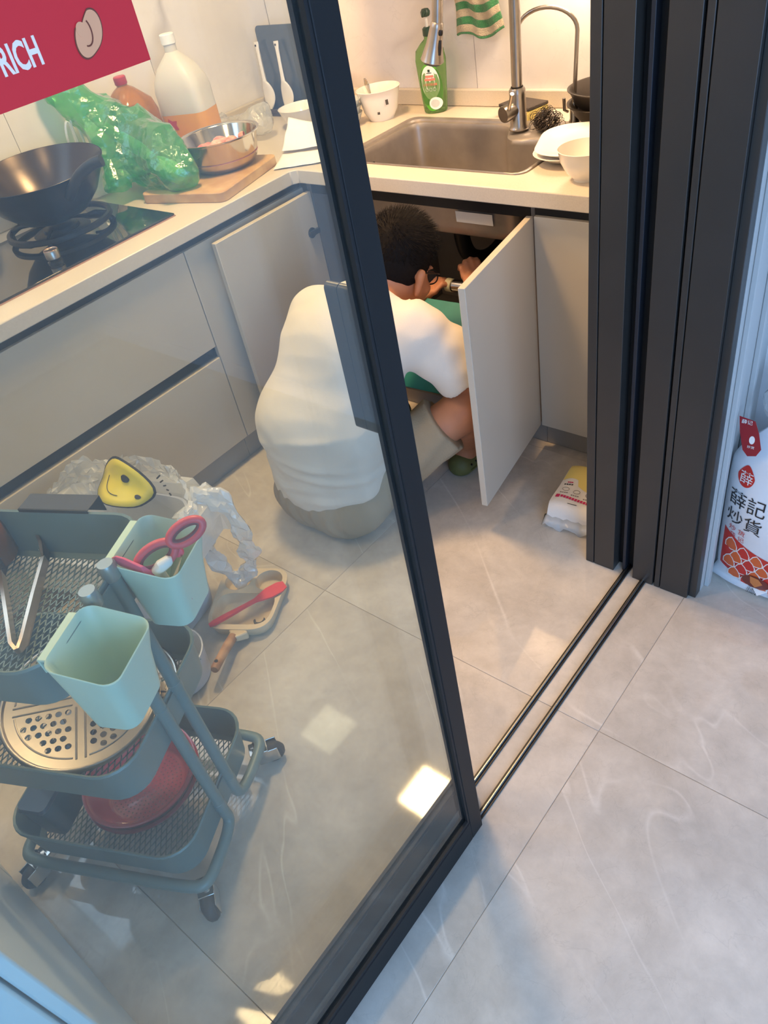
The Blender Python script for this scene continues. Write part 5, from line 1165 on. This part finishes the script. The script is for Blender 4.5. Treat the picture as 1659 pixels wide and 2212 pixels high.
M_SKIN = mat('skin', (184, 124, 90), .55, noise=.05, nscale=30, sss=.08); M_SHIRT = mat('white cotton t-shirt', (216, 207, 193), .9, noise=.015, nscale=9, bump=.08, bscale=300, sheen=.2); M_SHORT = mat('khaki cotton shorts', (156, 140, 114), .9, noise=.04, nscale=20, bump=.15, bscale=200); M_HAIR = mat('short black hair', (20, 16, 15), .75, spec=.15, noise=.3, nscale=160)
Vn = lambda v: np.array(v, float)/np.linalg.norm(v)
fw = Vn((-.05, .88, -.46)); rt = np.array((.99, .08, -.03)); rt = Vn(rt-fw*(rt@fw)); up_ = np.cross(rt, fw); HC = np.array((-1.384, 1.540, .692))
def hp3(r, f, u): return HC+rt*r+fw*f+up_*u
OFF = np.array((-1.49, 1.22, 0))
pel = np.array((-1.50, 1.215, .125)); mid = np.array((-1.49, 1.235, .36)); che = np.array((-1.445, 1.345, .555)); c7 = np.array((-1.405, 1.430, .655))
shL = np.array((-1.595, 1.395, .600)); shR = np.array((-1.258, 1.425, .595)); elR = np.array((-1.140, 1.535, .405)); elL = np.array((-1.640, 1.610, .430))
haR = np.array((-1.345, 1.835, .555)); haL = np.array((-1.500, 1.812, .497)); wrR = np.array((-1.275, 1.775, .500)); wrL = np.array((-1.545, 1.760, .480))
hiR = np.array((-1.405, 1.265, .120)); hiL = np.array((-1.595, 1.265, .120)); knR = np.array((-1.172, 1.495, .325)); knL = np.array((-1.760, 1.505, .330)); anR = np.array((-1.268, 1.610, .085)); anL = np.array((-1.640, 1.560, .085))
lat = Vn((1, .15, 0))
F = Field(np.array((-1.92, 1.02, -.01)), np.array((-.99, 1.95, .95)), .0062)
F.cap(pel, mid, .135, .12, .03, lat, 1.28).cap(mid, che, .12, .125, .03, lat, 1.35).cap(che, c7, .11, .06, .04, lat, 1.5)
F.cap(c7, hp3(0, -.025, -.075), .058, .056, .03)
A3 = np.array([rt, fw, up_])
F.ell(hp3(0, -.012, .045), A3, (.080, .100, .100), .03).ell(hp3(0, .035, -.035), A3, (.062, .068, .085), .03).ell(hp3(0, .060, -.092), A3, (.032, .030, .026), .03)   # skull, face, chin
F.cap(hp3(0, .095, .01), hp3(0, .118, -.030), .010, .015, .015)                                # nose
for s in (-1, 1):
    F.ell(hp3(s*.030, .092, .028), A3, (.024, .012, .008), .012)                             # brow
    F.ell(hp3(s*.040, .075, -.030), A3, (.022, .020, .018), .02)                             # cheek
    F.cap(hp3(s*.078, -.014, -.045), hp3(s*.090, -.022, .010), .009, .013, .010)             # ear
    F.cap(hp3(s*.082, -.004, .004), hp3(s*.091, -.020, .016), .007, .008, .006)
F.cap(hp3(-.018, .098, -.066), hp3(.018, .098, -.066), .007, .007, .006)                        # lips
for sh, el, wr, ha, s in ((shR, elR, wrR, haR, 1), (shL, elL, wrL, haL, -1)):
    F.cap(sh, el, .052, .042, .03).cap(el, wr, .043, .027, .02).cap(wr, wr+(ha-wr)*.35, .027, .028, .02)
    d = Vn(ha-wr); side = Vn(np.cross(d, (0, 0, 1))); nrm = np.cross(side, d); palm = ha-d*.01
    F.cap(wr+d*.02, palm, .022, .020, .02, side, 1.75)
    for k in range(4):   # fingers curl around the pipe along x
        o = side*(.028-.0185*k); base = palm+d*.018+o; L1 = (.040, .045, .042, .033)[k]; curl = .55+.12*k
        p1 = base+d*L1*.8*math.cos(.3)+nrm*L1*.35; p2 = p1+d*L1*.45-nrm*L1*.15*s*0+nrm*-.012; p3 = p2+d*.006-nrm*.024
        F.cap(base, p1, .0098, .0090, .006).cap(p1, p2, .0090, .0084, .004).cap(p2, p3, .0084, .0074, .004)
    tb_ = palm-d*.03+side*.030*s; t1 = tb_+d*.030+side*.020*s-nrm*.008; t2 = t1+d*.030-nrm*.014
    F.cap(tb_, t1, .013, .011, .008).cap(t1, t2, .011, .009, .004)
for hi, kn, an, s in ((hiR, knR, anR, 1), (hiL, knL, anL, -1)):
    F.cap(hi, kn, .085, .060, .03).cap(kn, kn+(an-kn)*.35, .057, .055, .03).cap(kn+(an-kn)*.35, an, .055, .036, .02)
    toe = an+np.array((.015*s, .15, -.050)); F.cap(an, an+np.array((0, -.03, -.045)), .036, .034, .02).cap(an+np.array((0, -.02, -.035)), toe, .036, .024, .02)
F.d = np.maximum(F.d, -((F.lo[2]+F.h*np.arange(F.n[2]))[None, None, :]-.014)).astype(np.float32)
def local(g): g.v = [(x-OFF[0], y-OFF[1], z-OFF[2]) for x, y, z in g.v]; return g
obj('body', local(F.mesh(2)), M_SKIN, per, smooth='all')
# shirt
T = Field(np.array((-1.86, 1.00, .04)), np.array((-1.00, 1.72, .82)), .007)
T.cap(pel+(0, -.005, .045), mid+(0, -.02, 0), .156, .153, .04, lat, 1.28).cap(mid+(0, -.015, 0), che+(0, -.005, 0), .150, .138, .05, lat, 1.36).cap(che, c7-(0, .01, .015), .128, .078, .05, lat, 1.55)
T.cap(c7-(0, .02, .03), shR+(0, 0, -.005), .072, .072, .05).cap(c7-(0, .02, .03), shL+(0, 0, -.005), .072, .072, .05)
sR = shR+(elR-shR)*.78; sL = shL+(elL-shL)*.80
T.cap(shR, sR, .078, .094, .035).cap(shL, sL, .076, .082, .035)
def folds(X, Y, Z):
    w = .0022*vnoise(X, Y, Z, 14, 21)-.0022*(1-2*np.abs(vnoise(X*.4, Y, Z*1.4, 34, 22)))
    lo = np.clip((.46-Z)/.34, 0, 1); w = w+.0045*lo*np.sin(Z*62+4*np.sin(X*9+1)+3*X*4)*np.clip(np.sin(X*7+.8)+.35, 0, 1)
    hem = np.clip((.20-Z)/.12, 0, 1); w = w-.004*hem*np.abs(np.sin(X*24+Z*10))
    ar = np.exp(-(((X+1.245)/.10)**2+((Y-1.46)/.12)**2+((Z-.55)/.12)**2)); dgl = (X*.55+Y*.2-Z*.62); w = w+.0035*ar*np.sin(dgl*95+1.2)
    for (zc, sl, xc, hw, A, cv) in ((.395, .10, -1.42, .09, .006, .6), (.305, -.12, -1.43, .10, .009, .5), (.255, -.22, -1.38, .11, .010, .7), (.215, .10, -1.50, .14, .006, .3), (.345, .30, -1.60, .07, .004, .4), (.175, -.05, -1.40, .08, .007, .2)):
        t_ = (X-xc)/hw; w = w-A*np.exp(-((Z-zc-sl*(X-xc)+cv*(X-xc)**2)/.011)**2)*np.exp(-t_**2)*(Y < 1.30)
    for (p0, p1, A) in (((-1.33, 1.36, .67), (-1.245, 1.47, .50), .007), ((-1.30, 1.40, .66), (-1.19, 1.50, .50), .008), ((-1.27, 1.37, .60), (-1.20, 1.47, .44), .005)):
        p0 = np.array(p0); dv = np.array(p1)-p0; tt = np.clip(((X-p0[0])*dv[0]+(Y-p0[1])*dv[1]+(Z-p0[2])*dv[2])/(dv@dv), 0, 1)
        d2 = (X-p0[0]-tt*dv[0])**2+(Z-p0[2]-tt*dv[2])**2+.15*(Y-p0[1]-tt*dv[1])**2; w = w-A*np.exp(-d2/.011**2)
    return w
T.warp(folds)
hemn = Vn((.10, .12, -1)); T.half((-1.49, 1.10, .128), hemn)
for q, a_ in ((sR, Vn(elR-shR)), (sL, Vn(elL-shL))):      # open sleeve ends
    ax = [T.lo[i]+T.h*np.arange(T.n[i]) for i in range(3)]; X, Y, Z = np.meshgrid(*ax, indexing='ij'); D = (X-q[0])*a_[0]+(Y-q[1])*a_[1]+(Z-q[2])*a_[2]
    near = ((X-q[0])**2+(Y-q[1])**2+(Z-q[2])**2) < .19**2; T.d = np.where(near, np.maximum(T.d, D), T.d).astype(np.float32)
nk = Vn(HC-c7); ax = [T.lo[i]+T.h*np.arange(T.n[i]) for i in range(3)]; X, Y, Z = np.meshgrid(*ax, indexing='ij'); q = c7+nk*.030; D = (X-q[0])*nk[0]+(Y-q[1])*nk[1]+(Z-q[2])*nk[2]; near = ((X-q[0])**2+(Y-q[1])**2+(Z-q[2])**2) < .13**2
T.d = np.where(near, np.maximum(T.d, D), T.d).astype(np.float32)
shirt = obj('t_shirt', local(T.mesh(2)), M_SHIRT, per, smooth='all')
e1 = Vn(np.cross(nk, (0, 0, 1)+np.array((.2, .1, 0)))); e2 = np.cross(nk, e1); cc = c7+nk*.026
obj('collar_rib', G().tube([tuple(cc+e1*.069*math.cos(a)+e2*.066*math.sin(a)-OFF) for a in [2*PI*k/36 for k in range(36)]], .0085, 8, closed=True), M_SHIRT, shirt, smooth=True)
def seam(pts, r=.0028): return obj('seam', G().tube(smooth_path([tuple(np.array(p)-OFF) for p in pts], 2), r, 6), M_SHIRT, shirt, smooth=True)
# shorts
Q = Field(np.array((-1.92, 1.00, -.01)), np.array((-1.00, 1.62, .52)), .007)
Q.cap(pel+(0, -.02, -.01), pel+(0, .02, .10), .140, .132, .04, lat, 1.38)
Q.ell(pel+(.08, -.035, -.035), np.eye(3), (.115, .11, .105), .04).ell(pel+(-.08, -.035, -.035), np.eye(3), (.115, .11, .105), .04)
for hi, kn in ((hiR, knR), (hiL, knL)): Q.cap(hi+(0, 0, .005), hi+(kn-hi)*.80, .108, .092, .04)
Q.warp(lambda X, Y, Z: .0045*vnoise(X, Y, Z, 30, 31)+.005*np.sin((X*.4+Y*.9-Z*.7)*85+3*np.sin(X*14))*np.clip((Y-1.22)/.18, 0, 1)*np.clip((X+1.42)*6, 0, 1)+.003*np.sin(X*130+6*np.sin(Z*14))*np.clip((1.16-Y)/.1, 0, 1))
for hi, kn in ((hiR, knR), (hiL, knL)):
    a_ = Vn(kn-hi); q = hi+(kn-hi)*.80; ax = [Q.lo[i]+Q.h*np.arange(Q.n[i]) for i in range(3)]; X, Y, Z = np.meshgrid(*ax, indexing='ij'); D = (X-q[0])*a_[0]+(Y-q[1])*a_[1]+(Z-q[2])*a_[2]; near = ((X-q[0])**2+(Y-q[1])**2+(Z-q[2])**2) < .2**2
    Q.d = np.where(near, np.maximum(Q.d, D), Q.d).astype(np.float32)
Q.d = np.maximum(Q.d, -((Q.lo[2]+Q.h*np.arange(Q.n[2]))[None, None, :]-.002)).astype(np.float32)
obj('shorts', local(Q.mesh(2)), M_SHORT, per, smooth='all')
# hair: cap over the skull, faded at the nape, with short strands
Hf = Field(HC-.2, HC+.22, .005)
Hf.ell(hp3(0, -.016, .058), A3, (.089, .108, .110), .02).ell(hp3(0, .02, .10), A3, (.070, .085, .065), .03)
Hf.half(hp3(0, -.10, -.022), -(up_*1.0-fw*(-.30))).half(hp3(0, .068, .06), Vn(fw*1.0-up_*.55))
Hf.warp(lambda X, Y, Z: .0022*vnoise(X, Y, Z, 190, 41))
hair = obj('hair', local(Hf.mesh(1)), M_HAIR, per, smooth='all')
me = hair.data; rs = np.random.RandomState(9); co = np.array([v.co for v in me.vertices]); no = np.array([v.normal for v in me.vertices])
idx = rs.randint(0, len(co), 5200); g = G(); whorl = hp3(.01, -.085, .11)-OFF
for i in idx:
    p = co[i]; n = no[i]; u = (p-(HC-OFF))@up_
    if u < .0 or n@up_ < -.2: continue
    L = (.006+.016*min(1, max(0, (u-.02)/.08)))*rs.uniform(.7, 1.2); sw = np.cross(p-whorl, n); sw = sw/(np.linalg.norm(sw)+1e-6); aw = (p-whorl)/(np.linalg.norm(p-whorl)+1e-6)
    d = n*.55+aw*.65+sw*.30+rs.normal(size=3)*.16; d /= np.linalg.norm(d); b = np.cross(d, n); b = b/(np.linalg.norm(b)+1e-6)*.0007
    g.add([p-b-n*.001, p+b-n*.001, p+d*L*.6+b*.6, p+d*L*.6-b*.6, p+d*L-n*.0015], [(0, 1, 2, 3), (3, 2, 4)])
o = obj('hair_strands', g, M_HAIR, hair); o['kind'] = 'stuff'
# glasses
gl = obj('glasses', G().tube([tuple(hp3(.088, -.030, .006)-OFF), tuple(hp3(.086, .0, .014)-OFF), tuple(hp3(.076, .085, .016)-OFF), tuple(hp3(.066, .106, .014)-OFF)], .0022, 8).tube([tuple(hp3(-.088, -.030, .006)-OFF), tuple(hp3(-.076, .085, .016)-OFF), tuple(hp3(-.066, .106, .014)-OFF)], .0022, 8), M_BLACK, per, smooth=True)
for s in (-1, 1): obj('lens_rim', G().tube([tuple(hp3(s*.036+.028*math.cos(a), .110-.004*math.cos(a)*s, .002+.020*math.sin(a))-OFF) for a in [2*PI*k/28 for k in range(28)]], .0020, 8, closed=True), M_BLACK, gl, smooth=True); obj('lens', G().add([tuple(hp3(s*.036+.027*math.cos(a), .110-.004*math.cos(a)*s, .002+.019*math.sin(a))-OFF) for a in [2*PI*k/24 for k in range(24)]], [tuple(range(24))]), film('spectacle lens', (200, 205, 205), .92, .02), gl)
# shoes: olive clogs with vent dots
M_CLOG = mat('olive rubber clog', (92, 92, 50), .6)
for an, s in ((anR, 1), (anL, -1)):
    toe = an+np.array((.015*s, .15, -.050)); K = Field(np.minimum(an, toe)-.10, np.maximum(an, toe)+.10, .006); ft = Vn((toe-an)*(1, 1, 0)); hl_ = an+np.array((0, -.045, -.05))
    hl_[2] = .030; tt = toe.copy(); tt[2] = .034; sd_ = Vn(np.cross(ft, (0, 0, 1)))
    K.cap(hl_, tt, .044, .050, .02).cap(hl_*.45+tt*.55+(0, 0, .012), tt, .048, .046, .02); K.cap(an+(0, 0, -.01), an+(0, 0, .09), .040, .046, .006, op='sub')
    K.d = np.maximum(K.d, -((K.lo[2]+K.h*np.arange(K.n[2]))[None, None, :]-.002)).astype(np.float32)
    sho = obj('clog', local(K.mesh(1)), M_CLOG, per, smooth='all')
    dots = G()
    for k in range(9):
        c = hl_+(tt-hl_)*(.02+.12*k)+sd_*.0445*1+np.array((0, 0, .012)); dots.lathe([(0, .002), (.0035, .002), (.0035, -.002), (0, -.002)], 10, basis(ft, (0, 0, 1), tuple(c-OFF)))
    obj('vent_dots', dots, M_BLACK, sho)
    obj('sole_line', G().tube([tuple(hl_+(tt-hl_)*u+sd_*.0455-np.array((0, 0, .008))-OFF) for u in [k/8 for k in range(9)]], .0022, 6), M_CLOG, sho)
